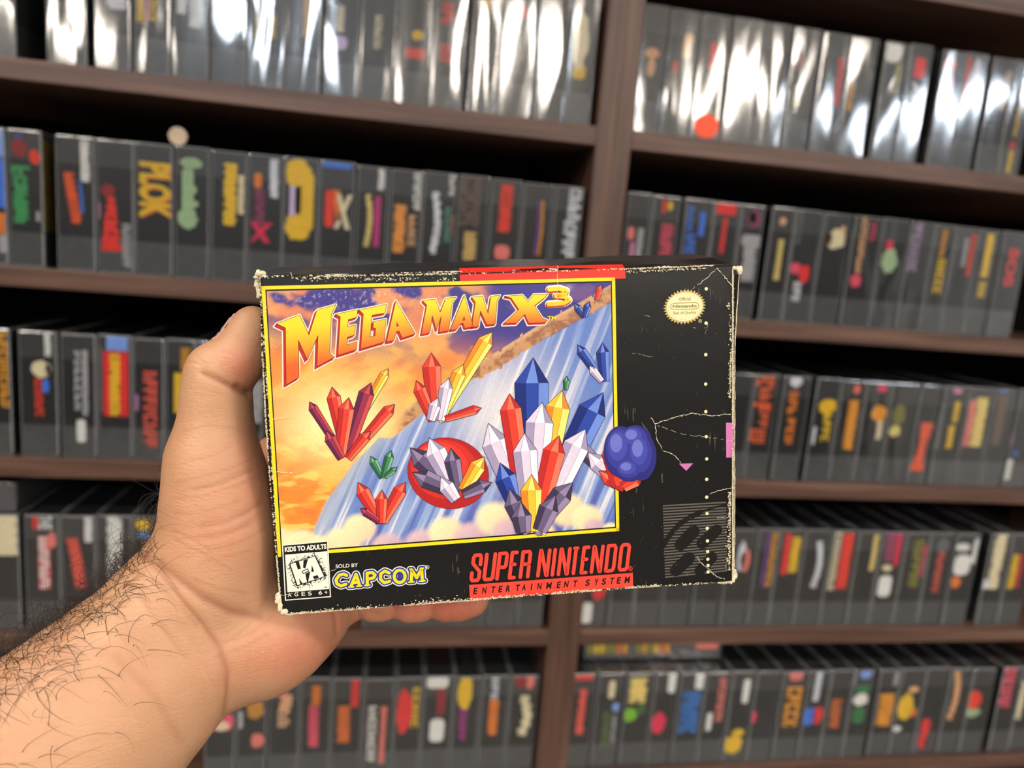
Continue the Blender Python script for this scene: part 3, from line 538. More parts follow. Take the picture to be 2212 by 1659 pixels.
# --- carton: front panel exactly at w = 0; the crushed body flares a little towards the back on top
def cardboard():
    m, N, L = newmat('worn_black_gloss_carton'); b, o = bsdf_out(N, L)
    t = N.new('ShaderNodeTexCoord'); s = N.new('ShaderNodeSeparateXYZ'); L.new(t.outputs['Object'], s.inputs[0])
    def math_(op, a, c=None, clamp=False):
        k = N.new('ShaderNodeMath'); k.operation = op; k.use_clamp = clamp
        for i, q in enumerate((a, c)):
            if q is None: continue
            if isinstance(q, (int, float)): k.inputs[i].default_value = q
            else: L.new(q, k.inputs[i])
        return k.outputs[0]
    dx = math_('SUBTRACT', BW / 2, math_('ABSOLUTE', s.outputs[0])); dz = math_('SUBTRACT', BHT / 2, math_('ABSOLUTE', s.outputs[2]))
    edge = math_('MINIMUM', dx, dz)
    n1 = N.new('ShaderNodeTexNoise'); n1.inputs['Scale'].default_value = 900; n1.inputs['Detail'].default_value = 5; L.new(t.outputs['Object'], n1.inputs['Vector'])
    n2 = N.new('ShaderNodeTexNoise'); n2.inputs['Scale'].default_value = 70; n2.inputs['Detail'].default_value = 6; L.new(t.outputs['Object'], n2.inputs['Vector'])
    near = math_('SUBTRACT', 1, math_('MULTIPLY', math_('ABSOLUTE', edge), 800), True)          # 1 at the edge, 0 beyond 2.4 mm
    wear = math_('GREATER_THAN', math_('ADD', math_('MULTIPLY', near, .30), math_('MULTIPLY', math_('ADD', n1.outputs['Fac'], n2.outputs['Fac']), .5)), .80)
    mp = N.new('ShaderNodeMapping'); mp.inputs['Rotation'].default_value = (0, .6, 0); mp.inputs['Scale'].default_value = (900, 1, 60); L.new(t.outputs['Object'], mp.inputs[0])
    n3 = N.new('ShaderNodeTexNoise'); n3.inputs['Scale'].default_value = 1.2; n3.inputs['Detail'].default_value = 4; L.new(mp.outputs[0], n3.inputs['Vector'])
    scr = math_('MULTIPLY', math_('GREATER_THAN', math_('MULTIPLY', n3.outputs['Fac'], n2.outputs['Fac']), .40), .10)
    mx = N.new('ShaderNodeMix'); mx.data_type = 'RGBA'; mx.inputs[6].default_value = (.0085, .008, .0078, 1); mx.inputs[7].default_value = srgb(222, 212, 180)
    L.new(math_('MAXIMUM', wear, scr), mx.inputs[0]); L.new(mx.outputs[2], b.inputs['Base Color'])
    rg = N.new('ShaderNodeMapRange'); rg.inputs[3].default_value = .30; rg.inputs[4].default_value = .85; L.new(wear, rg.inputs[0]); L.new(rg.outputs[0], b.inputs['Roughness'])
    bp = N.new('ShaderNodeBump'); bp.inputs['Strength'].default_value = .35; bp.inputs['Distance'].default_value = .0006; L.new(n2.outputs['Fac'], bp.inputs['Height']); L.new(bp.outputs[0], b.inputs['Normal'])
    return m
CB = cardboard()
PAPER = plain('torn_paper_fibre', srgb(226, 214, 180), .9, .2, .18, 900)
REDM = plain('cover_signal_red', srgb(222, 50, 38), .35, .45, .05, 300)
PINKM = plain('cover_pink', srgb(205, 120, 175), .4, .4, .04, 300)
YELM = plain('cover_yellow', srgb(246, 214, 38), .35, .45, .03, 300)
CREAMM = plain('cover_cream', srgb(242, 236, 214), .4, .4, .02, 300)
BLKM = plain('cover_black', srgb(24, 22, 22), .35, .4, .1, 300)
GOLDM = plain('cover_gold', srgb(205, 180, 95), .35, .5, .05, 300)
PALEG = plain('cover_pale_gold', srgb(240, 228, 175), .35, .5, .04, 300)
STRG = plain('cover_warm_grey', srgb(98, 92, 84), .4, .4, .05, 300)
BLUEM = plain('cover_royal_blue', srgb(45, 60, 140), .35, .4, .05, 300)
b = MB()
import bmesh
hw, hh = BW / 2, BHT / 2
# cross sections through the depth: (w, left, right, bottom, top_left, top_right)
SEC = [(0, -hw + .0006, hw - .0006, -hh + .0004, hh - .0008, hh - .0006), (.0006, -hw, hw, -hh, hh, hh), (.004, -hw - .0003, hw - .0006, -hh + .0003, hh + .0007, hh + .0010),
       (.012, -hw - .0002, hw - .0035, -hh + .0012, hh + .0022, hh + .0034), (BT, -hw + .0012, hw - .0062, -hh + .0035, hh + .0048, hh + .0068)]
NX = 24
rings = []
for (w_, l, r, bo, tl, tr) in SEC:
    ring = []
    for i in range(NX + 1):
        t = i / NX; ring.append((l + (r - l) * t, w_, tl + (tr - tl) * t + .0003 * math.sin(t * 23 + w_ * 300) * (w_ > 0)))
    for j in range(1, 10): t = j / 10; ring.append((r, w_, tr + (bo - tr) * t))
    for i in range(NX + 1): t = i / NX; ring.append((r + (l - r) * t, w_, bo))
    for j in range(1, 10): t = j / 10; ring.append((l - .0013 * math.sin(math.pi * t) ** .8, w_, bo + (tl - bo) * t))
    rings.append(ring)
for a, c in zip(rings, rings[1:]):
    n = len(a)
    for i in range(n): b.poly([a[i], a[(i + 1) % n], c[(i + 1) % n], c[i]], CB)
b.ngon(rings[0], CB); b.ngon(list(reversed(rings[-1])), CB)
b.build('carton', held, fixn=True)

# --- torn flap standing off the right edge
b = MB(); rnd = random.Random(3)
NZ = 40; pts = []
for j in range(NZ + 1):
    t = j / NZ; yy = 582 + (1252 - 582) * t
    u0, v0 = uv(1583, yy); off = .0045 - .0018 * min(1, t * 4) - .0002 * t + rnd.uniform(-.00012, .00012)
    pts.append((u0, v0, u0 + off))
for (ua, v0, ub), (uc, v1, ud) in zip(pts, pts[1:]):
    b.poly([(ua, .0008, v0), (ub, .0045, v0), (ud, .0045, v1), (uc, .0008, v1)], CB)
    b.poly([(ub, .0045, v0), (ub - .0001, .010, v0), (ud - .0001, .010, v1), (ud, .0045, v1)], CB)
    b.poly([(ub - .0004, .0044, v0), (ub + rnd.uniform(.0002, .0005), .0046, v0), (ud + rnd.uniform(.0002, .0005), .0046, v1), (ud - .0004, .0044, v1)], PAPER)
    b.poly([(ua - .0002, .0002, v0), (ua + .0007, .0010, v0), (uc + .0007, .0010, v1), (uc - .0002, .0002, v1)], PAPER)
tag(b.build('side_flap', held), 'split side flap with bare paper edges')

# --- cover picture: a print of sky, waterfall and cloud banks, coloured per vertex
def smooth(a, e0, e1): t = np.clip((a - e0) / (e1 - e0), 0, 1); return t * t * (3 - 2 * t)
def vnoise(x, y, seed):
    r = np.random.RandomState(seed); g = r.rand(64, 64); xi = np.floor(x).astype(int); yi = np.floor(y).astype(int); fx = x - xi; fy = y - yi
    fx = fx * fx * (3 - 2 * fx); fy = fy * fy * (3 - 2 * fy); G = lambda a, c: g[a % 64, c % 64]
    return (G(xi, yi) * (1 - fx) + G(xi + 1, yi) * fx) * (1 - fy) + (G(xi, yi + 1) * (1 - fx) + G(xi + 1, yi + 1) * fx) * fy
def fbm(x, y, seed, o=4): return sum(vnoise(x * 2 ** i, y * 2 ** i, seed + i) / 2 ** (i + 1) for i in range(o)) / (1 - .5 ** o)
def colr(r, g, b_): return np.array(srgb(r, g, b_)[:3])
CORN = z0_([(569, 622), (1325, 603), (1334, 1143.5), (604, 1199)])     # frame corners TL TR BR BL
def lerp2(s, t):   # s across, t down
    TL, TR, BR_, BL = [np.array(c) for c in CORN]
    return (TL * (1 - s) + TR * s) * (1 - t) + (BL * (1 - s) + BR_ * s) * t
GX, GY = 470, 330
S, Tt = np.meshgrid(np.linspace(0.008, .992, GX), np.linspace(.012, .988, GY))
plan = np.array([(569, 622), (1325, 603), (1334, 1143.5), (604, 1199)], float)
px = (plan[0, 0] * (1 - S) + plan[1, 0] * S) * (1 - Tt) + (plan[3, 0] * (1 - S) + plan[2, 0] * S) * Tt
py = (plan[0, 1] * (1 - S) + plan[1, 1] * S) * (1 - Tt) + (plan[3, 1] * (1 - S) + plan[2, 1] * S) * Tt
def lay(base, mask, c): return base * (1 - mask[..., None]) + c * mask[..., None]
img = np.zeros(px.shape + (3,)) + colr(232, 135, 50)
ang = (px * .35 + py) / 70
n1 = fbm(px / 90 + 3, ang * 1.2, 1); n2 = fbm(px / 50, py / 16, 9)
img = lay(img, smooth(n1, .44, .68), colr(246, 178, 75))
img = lay(img, smooth(n2, .52, .72) * smooth(py, 900, 980) * .8, colr(252, 205, 100))
img = lay(img, smooth(n2, .45, .25) * smooth(py, 960, 1040) * .75, colr(228, 110, 60))
glow = np.exp(-(((px - 730) / 120) ** 2 + ((py - 905) / 80) ** 2)); img = lay(img, np.clip(glow * 1.1, 0, 1), colr(255, 236, 165))
topd = smooth(py - .12 * (px - 570), 790, 640)
bands = fbm((px + py * .9) / 75, (py - px * .55) / 48, 21, 3)
img = lay(img, topd * smooth(bands, .30, .52), colr(66, 56, 130))
img = lay(img, topd * smooth(bands, .46, .34) * .6, colr(205, 130, 110))
img = lay(img, smooth(px, 980, 1120) * smooth(py, 770, 690) * .85, colr(62, 56, 135))
# waterfall
ledge = np.interp(px, [840, 905, 1000, 1060, 1150, 1235, 1330], [935, 880, 815, 790, 735, 690, 640]) + 5 * np.round(2 * fbm(px / 16, px * 0, 4, 2))
left = np.interp(py, [800, 850, 880, 930, 1000, 1080, 1200], [905, 900, 880, 820, 755, 700, 650])
inside = smooth(py, ledge - 2, ledge + 3) * smooth(px, left - 3, left + 3)
d_ = (px - 1330) + (py - 640) * .42
fall = colr(105, 130, 190) * np.ones_like(img)
stv = fbm((px + (py - 600) * .42) / 13, py / 400, 40, 3)
fall = lay(fall, smooth(stv, .48, .60) * .6, colr(165, 182, 214)); fall = lay(fall, smooth(stv, .62, .72) * .9, colr(225, 220, 225))
fall = lay(fall, smooth(stv, .45, .30) * smooth(py, 900, 1100) * .9, colr(82, 88, 165))
fall = lay(fall, np.exp(-(((px - 1080) / 110) ** 2 + ((py - 890) / 130) ** 2)) * .75, colr(245, 235, 225))
fall = lay(fall, smooth(px, left + 60, left) * .45, colr(205, 205, 190))
fall = lay(fall, smooth(px - (py - 700) * .1, 1150, 1300) * smooth(py, 950, 800) * .6, colr(88, 120, 190))
img = lay(img, inside, 0) + fall * inside[..., None]
rockm = smooth(py, ledge - 38, ledge - 34) * smooth(py, ledge + 2, ledge - 2) * smooth(px, 840, 870)
rk = fbm(px / 14, py / 9, 60); rock = lay(np.zeros_like(img) + colr(196, 146, 100), smooth(rk, .4, .7), colr(150, 100, 75))
rock = lay(rock, smooth(py, ledge - 22, ledge - 37) * .5, colr(235, 195, 150)); img = img * (1 - rockm[..., None]) + rock * rockm[..., None]
# cloud banks
for (cx, cy, r, hi) in [(600, 1185, 55, 1), (650, 1175, 40, 1), (770, 1140, 38, 1), (735, 1175, 45, 1), (830, 1185, 40, 0), (905, 1180, 45, 0), (955, 1150, 42, 1), (1010, 1165, 45, 0), (1060, 1120, 45, 1),
                         (1090, 1150, 40, 0), (1220, 1100, 45, 1), (1265, 1120, 38, 1), (1280, 1140, 26, 0), (1320, 1150, 26, 1), (1160, 1150, 36, 1), (690, 1190, 40, 1)]:
    dd = np.hypot(px - cx, (py - cy) * 1.1) / r; mk = smooth(dd, 1.12, .66)
    c1 = colr(252, 234, 180) if hi else colr(225, 190, 185); c2 = colr(175, 140, 180) if not hi else colr(235, 200, 160)
    sh = np.clip(.5 + (px - cx) / r * .35 + (py - cy) / r * .45, 0, 1)[..., None]; img = img * (1 - mk[..., None]) + (c1 * (1 - sh) + c2 * sh) * mk[..., None]
img = lay(img, smooth(py - (px - 600) * -.066, 1185, 1215) * .7, colr(250, 232, 190))
# rubbed upper left corner and paper grain
rub = smooth(fbm(px / 5, py / 5, 77, 4), .60, .70) * np.exp(-(((px - 740) / 150) ** 2 + ((py - 640) / 26) ** 2)); img = lay(img, rub * .4, colr(225, 215, 215))
img *= (1 + .16 * (np.random.RandomState(5).rand(*px.shape)[..., None] - .5))
uvs = np.array([[lerp2(S[j, i], Tt[j, i]) for i in (0, GX - 1)] for j in range(GY)])
tl = np.linspace(0, 1, GX)[None, :, None]; U = uvs[:, 0:1] * (1 - tl) + uvs[:, 1:2] * tl
verts = np.stack([U[..., 0], np.full(U.shape[:2], -.00012), U[..., 1]], -1).reshape(-1, 3)
ii = np.arange(GX * GY).reshape(GY, GX); fa = np.stack([ii[1:, :-1], ii[1:, 1:], ii[:-1, 1:], ii[:-1, :-1]], -1).reshape(-1, 4)
me = bpy.data.meshes.new('cover_picture'); me.from_pydata(verts.tolist(), [], fa.tolist())
ca = me.color_attributes.new('print', 'FLOAT_COLOR', 'POINT'); ca.data.foreach_set('color', np.concatenate([np.clip(img, 0, 1), np.ones(px.shape + (1,))], -1).reshape(-1).astype(np.float32))
m, N, L = newmat('printed_picture'); bb, o = bsdf_out(N, L); at = N.new('ShaderNodeVertexColor'); at.layer_name = 'print'; L.new(at.outputs[0], bb.inputs['Base Color']); bb.inputs['Roughness'].default_value = .35
me.materials.append(m); link('cover_picture', me, held)

# --- yellow frame (stops at the rating label)
b = MB(); fw = .0013
TL, TR, BR_, BL = CORN
stroke(b, [TL, TR], fw, YELM, .00022, sharp=True); stroke(b, [TR, BR_], fw, YELM, .00022, sharp=True)
stroke(b, [BR_, uv(711, 1191)], fw, YELM, .00022, sharp=True); stroke(b, [TL, uv(604, 1199)], fw, YELM, .00022, sharp=True)
b.build('yellow_frame', held)

# --- red bands, stripes panel, dots, pink marks
b = MB()
b.poly(L3(z0_([(994, 611), (1351.5, 601.5), (1350, 580), (993.5, 593.5)]), .00016), REDM)
ua, va = uv(993.5, 593.5); uc, vc = uv(1350, 580)
b.poly([(ua, -.00016, hh - .0006), (uc, -.00016, hh - .0006), (uc, .0036, hh + .0014), (ua, .0036, hh + .0014)], REDM)
b.build('red_band', held)
b = MB(); 
for i in range(8): 
    t0, t1 = i / 8, (i + 1) / 8
b.poly(L3(z0_([(1568, 913), (1583, 913), (1583, 988), (1568.5, 988)]), .00018), PINKM)
u1, v1 = uv(1583, 913); u2, v2 = uv(1583, 988)
b.poly([(u1 + .0006, .0006, v1), (u1 + .0025, .0043, v1), (u2 + .0025, .0043, v2), (u2 + .0006, .0006, v2)], PINKM)
b.poly(L3(zE([(1588, 463), (1705, 460), (1648, 522)]), .00018), PINKM)
b.build('pink_marks', held)
b = MB()
for (x, y) in [(1525, 624), (1524.6, 698), (1524, 766), (1523.8, 829.5), (1524, 889), (1525, 943), (1526, 991), (1526, 1035), (1526, 1073.5), (1526.7, 1109), (1527, 1141), (1527.7, 1168), (1528, 1190.8), (1528.6, 1207.4), (1529, 1221), (1529, 1235)]:
    u, v = uv(x, y); b.poly([(u + .00068 * math.cos(t * .5236), -.0003, v + .00068 * math.sin(t * .5236)) for t in range(12)], PALEG)
b.build('yellow_dots', held)
b = MB()
for i in range(26):
    t = i / 25.3; xl, yl = 370 + 38 * t, 235 + 1125 * t; xr, yr = 1360 + 14 * t, 180 + 1075 * t
    b.poly(L3(zF([(xl, yl + 11), (xr, yr + 11), (xr, yr - 11), (xl, yl - 11)]), .00014), STRG)
zs = BW / 1023
def cap_(x0, y0, x1, y1, r): stroke(b, zF([(x0, y0), (x1, y1)]), 2 * r / 7.212 * zs, BLKM, .00022)
cap_(650, 838, 850, 632, 108); cap_(985, 815, 1205, 615, 100); cap_(575, 1235, 775, 1050, 108); cap_(945, 1245, 1140, 1035, 92)
stroke(b, zF([(390, 840), (430, 760), (520, 640), (640, 510), (780, 420), (960, 330)]), .0021, BLKM, .00022); stroke(b, zF([(960, 330), (1130, 270), (1350, 215)]), .0008, BLKM, .00022)
b.build('striped_panel', held)

# --- seal
b = MB(); sc = uv(1478.7, 662.7); rx, ry = 49 * zs, 39 * zs; n = 36; rim = []
for i in range(n * 2):
    k = 1.0 if i % 2 == 0 else .86; t = i * math.pi / n; rim.append((sc[0] + rx * k * math.cos(t), -.00016, sc[1] + ry * k * math.sin(t) + .0004 * math.cos(t)))
b.ngon(rim, GOLDM)
def oval(fx, fy, m, h): b.poly([(sc[0] + rx * fx * math.cos(t * math.pi / 24), -h, sc[1] + ry * fy * math.sin(t * math.pi / 24) + .0012 * fx * math.cos(t * math.pi / 24)*.3) for t in range(48)], m)
oval(.83, .80, CREAMM, .00020); oval(.78, .74, GOLDM, .00023); oval(.765, .725, PALEG, .00026)
def font(b, txt, quad, m, h, bold=0, shear=0):
    """glyphs fitted into a quad: bottom-left, bottom-right, top-right, top-left (metres)"""
    vv, ff = text_mesh(txt, bold, shear); A, B_, C, D = [np.array(q) for q in quad]
    pos = [(A * (1 - x) + B_ * x) * (1 - y) + (D * (1 - x) + C * x) * y for x, y in vv]
    for f in ff: b.poly([(pos[i][0], -h, pos[i][1]) for i in f], m)
INKG = plain('cover_brown_gold', srgb(150, 128, 62), .4, .4, .03, 300)
font(b, 'Official', zB([(1588, 420), (1682, 415), (1682, 388), (1588, 393)]), INKG, .0003, .01)
font(b, 'Nintendo', zB([(1535, 478), (1733, 472), (1733, 446), (1535, 452)]), INKG, .0003, .035)
font(b, 'Seal of Quality', zB([(1540, 538), (1728, 530), (1728, 502), (1540, 508)]), INKG, .0003, .01)
st = [(1545, 440), (1720, 432), (1742, 440), (1752, 460), (1742, 480), (1722, 486), (1547, 492), (1525, 485), (1517, 466), (1525, 447)]
stroke(b, zB(st), .00022, INKG, .00029, closed=True)
def reg(b, x, y, r, z, m):
    c = z([(x, y)])[0]; ring = [(c[0] + r * math.cos(t * .4488), c[1] + r * math.sin(t * .4488)) for t in range(14)]; stroke(b, ring, r * .22, m, .0003, closed=True)
    font(b, 'R', [(c[0] - r * .4, c[1] - r * .5), (c[0] + r * .4, c[1] - r * .5), (c[0] + r * .4, c[1] + r * .5), (c[0] - r * .4, c[1] + r * .5)], m, .0003, .02)
reg(b, 1762, 585, .0006, zB, PALEG)
b.build('quality_seal', held)

# --- title lettering
def grad_mat(name, pts, c0, c1, c2):
    """yellow at the top of the word, orange at its foot; pts = two points, top and bottom (metres)"""
    m, N, L = newmat(name); b_, o = bsdf_out(N, L); t = N.new('ShaderNodeTexCoord'); d = N.new('ShaderNodeVectorMath'); d.operation = 'DOT_PRODUCT'
    (u0, v0), (u1, v1) = pts; D = np.array([u1 - u0, v1 - v0]); D = D / (D @ D); d.inputs[1].default_value = (D[0], 0, D[1]); L.new(t.outputs['Object'], d.inputs[0])
    s = N.new('ShaderNodeMath'); s.operation = 'SUBTRACT'; L.new(d.outputs['Value'], s.inputs[0]); s.inputs[1].default_value = D[0] * u0 + D[1] * v0
    r = N.new('ShaderNodeValToRGB'); L.new(s.outputs[0], r.inputs[0]); e = r.color_ramp.elements; e[0].color = c0; e[0].position = .2; e[1].color = c2; e[1].position = 1; q = e.new(.65); q.color = c1
    L.new(r.outputs[0], b_.inputs['Base Color']); b_.inputs['Roughness'].default_value = .35; return m
YO = (srgb(252, 215, 40), srgb(248, 160, 40), srgb(236, 100, 40))
gM = grad_mat('print_title_big', zA([(500, 560), (560, 960)]), *YO); gG = grad_mat('print_title_mid', zA([(1000, 520), (1070, 830)]), *YO); gN = grad_mat('print_title_small', zA([(1800, 400), (1830, 670)]), *YO); gX = grad_mat('print_title_x', zB([(320, 370), (325, 600)]), *YO)
SHR = plain('print_title_red', srgb(190, 45, 40), .35, .4, .04, 300); OUTL = plain('print_title_white', srgb(248, 236, 215), .35, .4, .02, 300); INK = plain('print_title_line', srgb(95, 40, 30), .35, .4, .02, 300)
M1 = [(268, 628), (465, 553), (545, 725), (612, 512), (775, 465), (735, 550), (722, 880), (762, 915), (612, 995), (622, 730), (530, 935), (455, 770), (460, 1085), (350, 1150), (345, 665)]
E1 = [(770, 548), (962, 508), (950, 575), (880, 595), (874, 655), (942, 640), (932, 725), (872, 745), (868, 808), (955, 780), (948, 850), (790, 900), (812, 570)]
G1 = [(970, 512), (1205, 462), (1192, 538), (1082, 556), (1066, 742), (1108, 732), (1112, 665), (1092, 668), (1092, 610), (1200, 590), (1186, 785), (985, 845), (1008, 545)]
A1 = [(1285, 432), (1450, 715), (1340, 752), (1312, 690), (1290, 697), (1268, 772), (1205, 785)]
M2 = [(1512, 432), (1622, 418), (1662, 530), (1710, 412), (1798, 402), (1765, 445), (1735, 690), (1652, 702), (1672, 565), (1630, 690), (1596, 560), (1574, 708), (1500, 722), (1548, 470)]
A2 = [(1868, 385), (1945, 655), (1872, 668), (1858, 625), (1838, 628), (1802, 678), (1745, 687)]
N1 = [(1930, 402), (2022, 392), (2070, 540), (2095, 395), (2172, 386), (2148, 430), (2132, 632), (2062, 640), (2005, 520), (1990, 652), (1930, 662), (1962, 445)]
X1 = [(150, 382), (298, 370), (345, 425), (390, 367), (508, 363), (480, 395), (398, 460), (462, 560), (505, 578), (490, 598), (350, 604), (318, 530), (250, 603), (140, 607), (175, 575), (268, 490), (205, 395)]
b = MB()
def letter(poly, z, off, g, big):
    P2 = z(poly); O2 = z([(x + off[0], y + off[1]) for x, y in poly])
    b.ngon(L3(P2, .00042), g); stroke(b, P2, .00016, INK, .00044, closed=True)
    n = len(P2); b.ngon(L3(O2, .00034), SHR)
    for i in range(n):
        q = [P2[i], P2[(i + 1) % n], O2[(i + 1) % n], O2[i]]
        b.poly(L3(q, .00035), SHR); 
    stroke(b, P2, .0009, OUTL, .00027, closed=True); stroke(b, O2, .0009, OUTL, .00026, closed=True)
    for i in range(n): stroke(b, [P2[i], O2[i]], .0009, OUTL, .00025)
letter(M1, zA, (-22, 26), gM, 1)
for q in (E1, G1, A1): letter(q, zA, (-18, 22), gG, 0)
for q in (M2, A2, N1): letter(q, zA, (-12, 16), gN, 0)
letter(X1, zB, (-8, 14), gX, 0)
three = zB([(520, 326), (600, 318), (660, 338), (650, 362), (575, 378), (650, 385), (680, 412), (640, 438), (515, 448)])
stroke(b, three, .0030, OUTL, .00027); stroke(b, [(u - .0002, v - .0003) for u, v in three], .0022, SHR, .00035); stroke(b, three, .0016, gX, .00042)
tri = zA([(1292, 610), (1288, 655), (1312, 648)]); b.ngon(L3(tri, .00046), SHR)
tri = zA([(1868, 560), (1850, 605), (1876, 600)]); b.ngon(L3(tri, .00046), SHR)
font(b, 'TM', zB([(505, 580), (575, 575), (575, 542), (505, 546)]), YELM, .0004, .02)
b.build('title_lettering', held)

# --- rating label
b = MB()
b.poly(L3(zC([(205, 238), (692, 193), (725, 795), (237, 833)]), .00030), BLKM); stroke(b, zC([(205, 238), (692, 193), (725, 795), (237, 833)]), .0004, CREAMM, .00034, closed=True, sharp=True)
b.poly(L3(zC([(232, 340), (690, 302), (711, 711), (258, 747)]), .00034), CREAMM)
font(b, 'KIDS TO ADULTS', zC([(230, 312), (682, 277), (680, 222), (227, 256)]), CREAMM, .00036, .045)
x = 262
for ch, xx in zip('AGES6+', (262, 335, 412, 482, 596, 662)):
    f_ = (xx - 237) / 488; yb = 800 - 35 * f_; wch = 40 if ch != '+' else 30
    h_ = 42 if ch != '+' else 30; yb -= 0 if ch != '+' else 6
    font(b, ch, zC([(xx, yb), (xx + wch, yb - 3), (xx + wch - 2, yb - h_ - 3), (xx - 2, yb - h_)]), CREAMM, .00036, .01)
font(b, 'TM', zC([(648, 700), (686, 697), (685, 684), (647, 687)]), BLKM, .00038, .01)
rnd = random.Random(11); q0 = [(285, 435), (560, 350), (668, 578), (362, 680)]
for i in range(4):
    a, c = np.array(q0[i]), np.array(q0[(i + 1) % 4]); d = c - a; l = np.hypot(*d); nrm_ = np.array([d[1], -d[0]]) / l
    for j in range(70):
        t = rnd.random(); r_ = abs(rnd.gauss(0, 22)); p_ = a + d * t + nrm_ * r_ ; s_ = rnd.uniform(4, 9) * (1.4 if r_ < 12 else 1)
        b.poly(L3(zC([tuple(p_ + np.array([-s_, s_ * .3])), tuple(p_ + np.array([s_ * .6, s_])), tuple(p_ + np.array([s_, -s_ * .5]))]), .00036), BLKM)
b.ngon(L3(zC([(275, 440), (565, 348), (672, 580), (358, 685)]), .00037), BLKM); b.ngon(L3(zC([(290, 443), (555, 358), (655, 575), (367, 670)]), .00038), CREAMM)
for poly in ([(345, 425), (385, 412), (402, 480), (438, 398), (478, 386), (440, 478), (425, 520), (478, 485), (490, 512), (432, 548), (478, 622), (520, 470)], ):
    pass
for poly in ([(346, 424), (382, 413), (404, 490), (372, 500)], [(432, 400), (482, 384), (452, 490), (428, 480)], [(382, 590), (425, 655), (398, 662)], [(412, 518), (478, 486), (494, 520), (428, 550)],
             [(452, 545), (505, 520), (482, 640), (470, 640)], [(522, 450), (548, 520), (518, 530)], [(532, 575), (585, 560), (600, 590), (548, 605)]):
    b.ngon(L3(zC(poly), .00040), BLKM)
b.ngon(L3(zC([(424, 520), (474, 498), (482, 514), (432, 538)]), .00042), CREAMM)
b.build('rating_label', held)

# --- maker's logo and sold-by line
b = MB(); font(b, 'SOLD BY', zC([(780, 488), (1022, 470), (1022, 430), (780, 448)]), CREAMM, .0003, .01)
LOGO = [[(900, 565), (868, 548), (820, 562), (785, 612), (795, 655), (838, 678), (892, 660)], [(948, 682), (1002, 552), (1040, 672)], [(980, 642), (1025, 637)], [(1125, 668), (1122, 540), (1180, 533), (1208, 560), (1190, 592), (1130, 604)],
        [(1362, 538), (1312, 518), (1270, 548), (1268, 608), (1310, 645), (1365, 628)], [(1475 + 60 * math.cos(t * .5236), 575 + 68 * math.sin(t * .5236)) for t in range(13)], [(1602, 632), (1606, 505), (1660, 590), (1712, 495), (1722, 622)]]
SER = [[(925, 690), (975, 687)], [(1010, 682), (1062, 678)], [(1098, 672), (1150, 668)], [(1575, 638), (1630, 634)], [(1690, 628), (1750, 622)], [(1585, 498), (1612, 497)], [(1700, 488), (1735, 486)]]
zm = zs / 5.027
for ln in LOGO + SER:
    s_ = .8 if ln in SER else 1; pz = zC(ln)
    stroke(b, pz, 78 * zm * s_ + .0003, CREAMM, .00026); stroke(b, pz, 66 * zm * s_, BLUEM, .00030); stroke(b, pz, (34 if ln not in SER else 18) * zm, YELM, .00034)
b.poly(L3(zC([(1455, 540), (1495, 535), (1500, 610), (1455, 615)]), .000305), BLUEM)
reg(b, 1775, 475, .0007, zC, CREAMM)
b.build('maker_logo', held)

# --- console name
b = MB(); H_ = 330.0
def base(x): return (x, 675 - (x - 175) * .0715)
def gl(x0, wd, lines):
    for ln in lines:
        pts_ = []
        for (a, c) in ln:
            X, Y = base(x0 + 22 + a * (wd - 44)); pts_.append((X + c * 34, Y - 22 - c * (H_ - 44)))
        stroke(b, zD(pts_), 43 / 5.267 * zs, REDM2, .0003)
REDM2 = plain('print_console_red', srgb(240, 70, 55), .35, .45, .03, 300)
G_ = {'S': [[(1, .62), (1, .9), (.85, 1), (.15, 1), (0, .9), (0, .68), (1, .34), (1, .1), (.85, 0), (.15, 0), (0, .1), (0, .30)]], 'U': [[(0, 1), (0, .08), (.15, 0), (.85, 0), (1, .08), (1, 1)]],
      'P': [[(0, 0), (0, 1), (.85, 1), (1, .92), (1, .52), (.85, .45), (.05, .45)]], 'E': [[(1, 1), (0, 1), (0, 0), (1, 0)], [(0, .53), (.85, .53)]], 'R': [[(0, 0), (0, 1), (.85, 1), (1, .92), (1, .56), (.85, .5), (.05, .5)], [(.75, .5), (1, .42), (1, 0)]],
      'N': [[(0, 0), (0, 1), (.08, 1), (.92, 0), (1, 0), (1, 1)]], 'I': [[(.5, 0), (.5, 1)]], 'T': [[(-.1, 1), (1.1, 1)], [(.5, 1), (.5, 0)]], 'D': [[(0, 0), (0, 1), (.8, 1), (1, .9), (1, .1), (.8, 0), (0, 0)]], 'O': [[(0, .1), (0, .9), (.2, 1), (.8, 1), (1, .9), (1, .1), (.8, 0), (.2, 0), (0, .1)]]}
for ch, x, wd in (('S', 175, 130), ('U', 322, 140), ('P', 470, 128), ('E', 612, 95), ('R', 735, 128), ('N', 935, 145), ('I', 1096, 50), ('N', 1168, 142), ('T', 1325, 70), ('E', 1428, 95), ('N', 1543, 142), ('D', 1705, 130), ('O', 1856, 132)): gl(x, wd, G_[ch])
reg(b, 2008, 515, .0008, zD, REDM2)
b.poly(L3(zD([(175, 700), (2035, 562), (2040, 722), (186, 868)]), .00030), REDM2)
for ch, xx in zip('ENTERTAINMENTSYSTEM', (220, 318, 420, 505, 590, 698, 770, 872, 945, 1048, 1168, 1250, 1352, 1492, 1592, 1678, 1770, 1850, 1938)):
    wch = {'I': 14, 'M': 58, 'E': 42, 'T': 46}.get(ch, 48); yb = 807 - (xx - 220) * .0735
    font(b, ch, zD([(xx, yb), (xx + wch, yb - 3), (xx + wch + 12, yb - 78), (xx + 12, yb - 75)]), BLKM, .00034, .035)
b.build('console_logo', held)

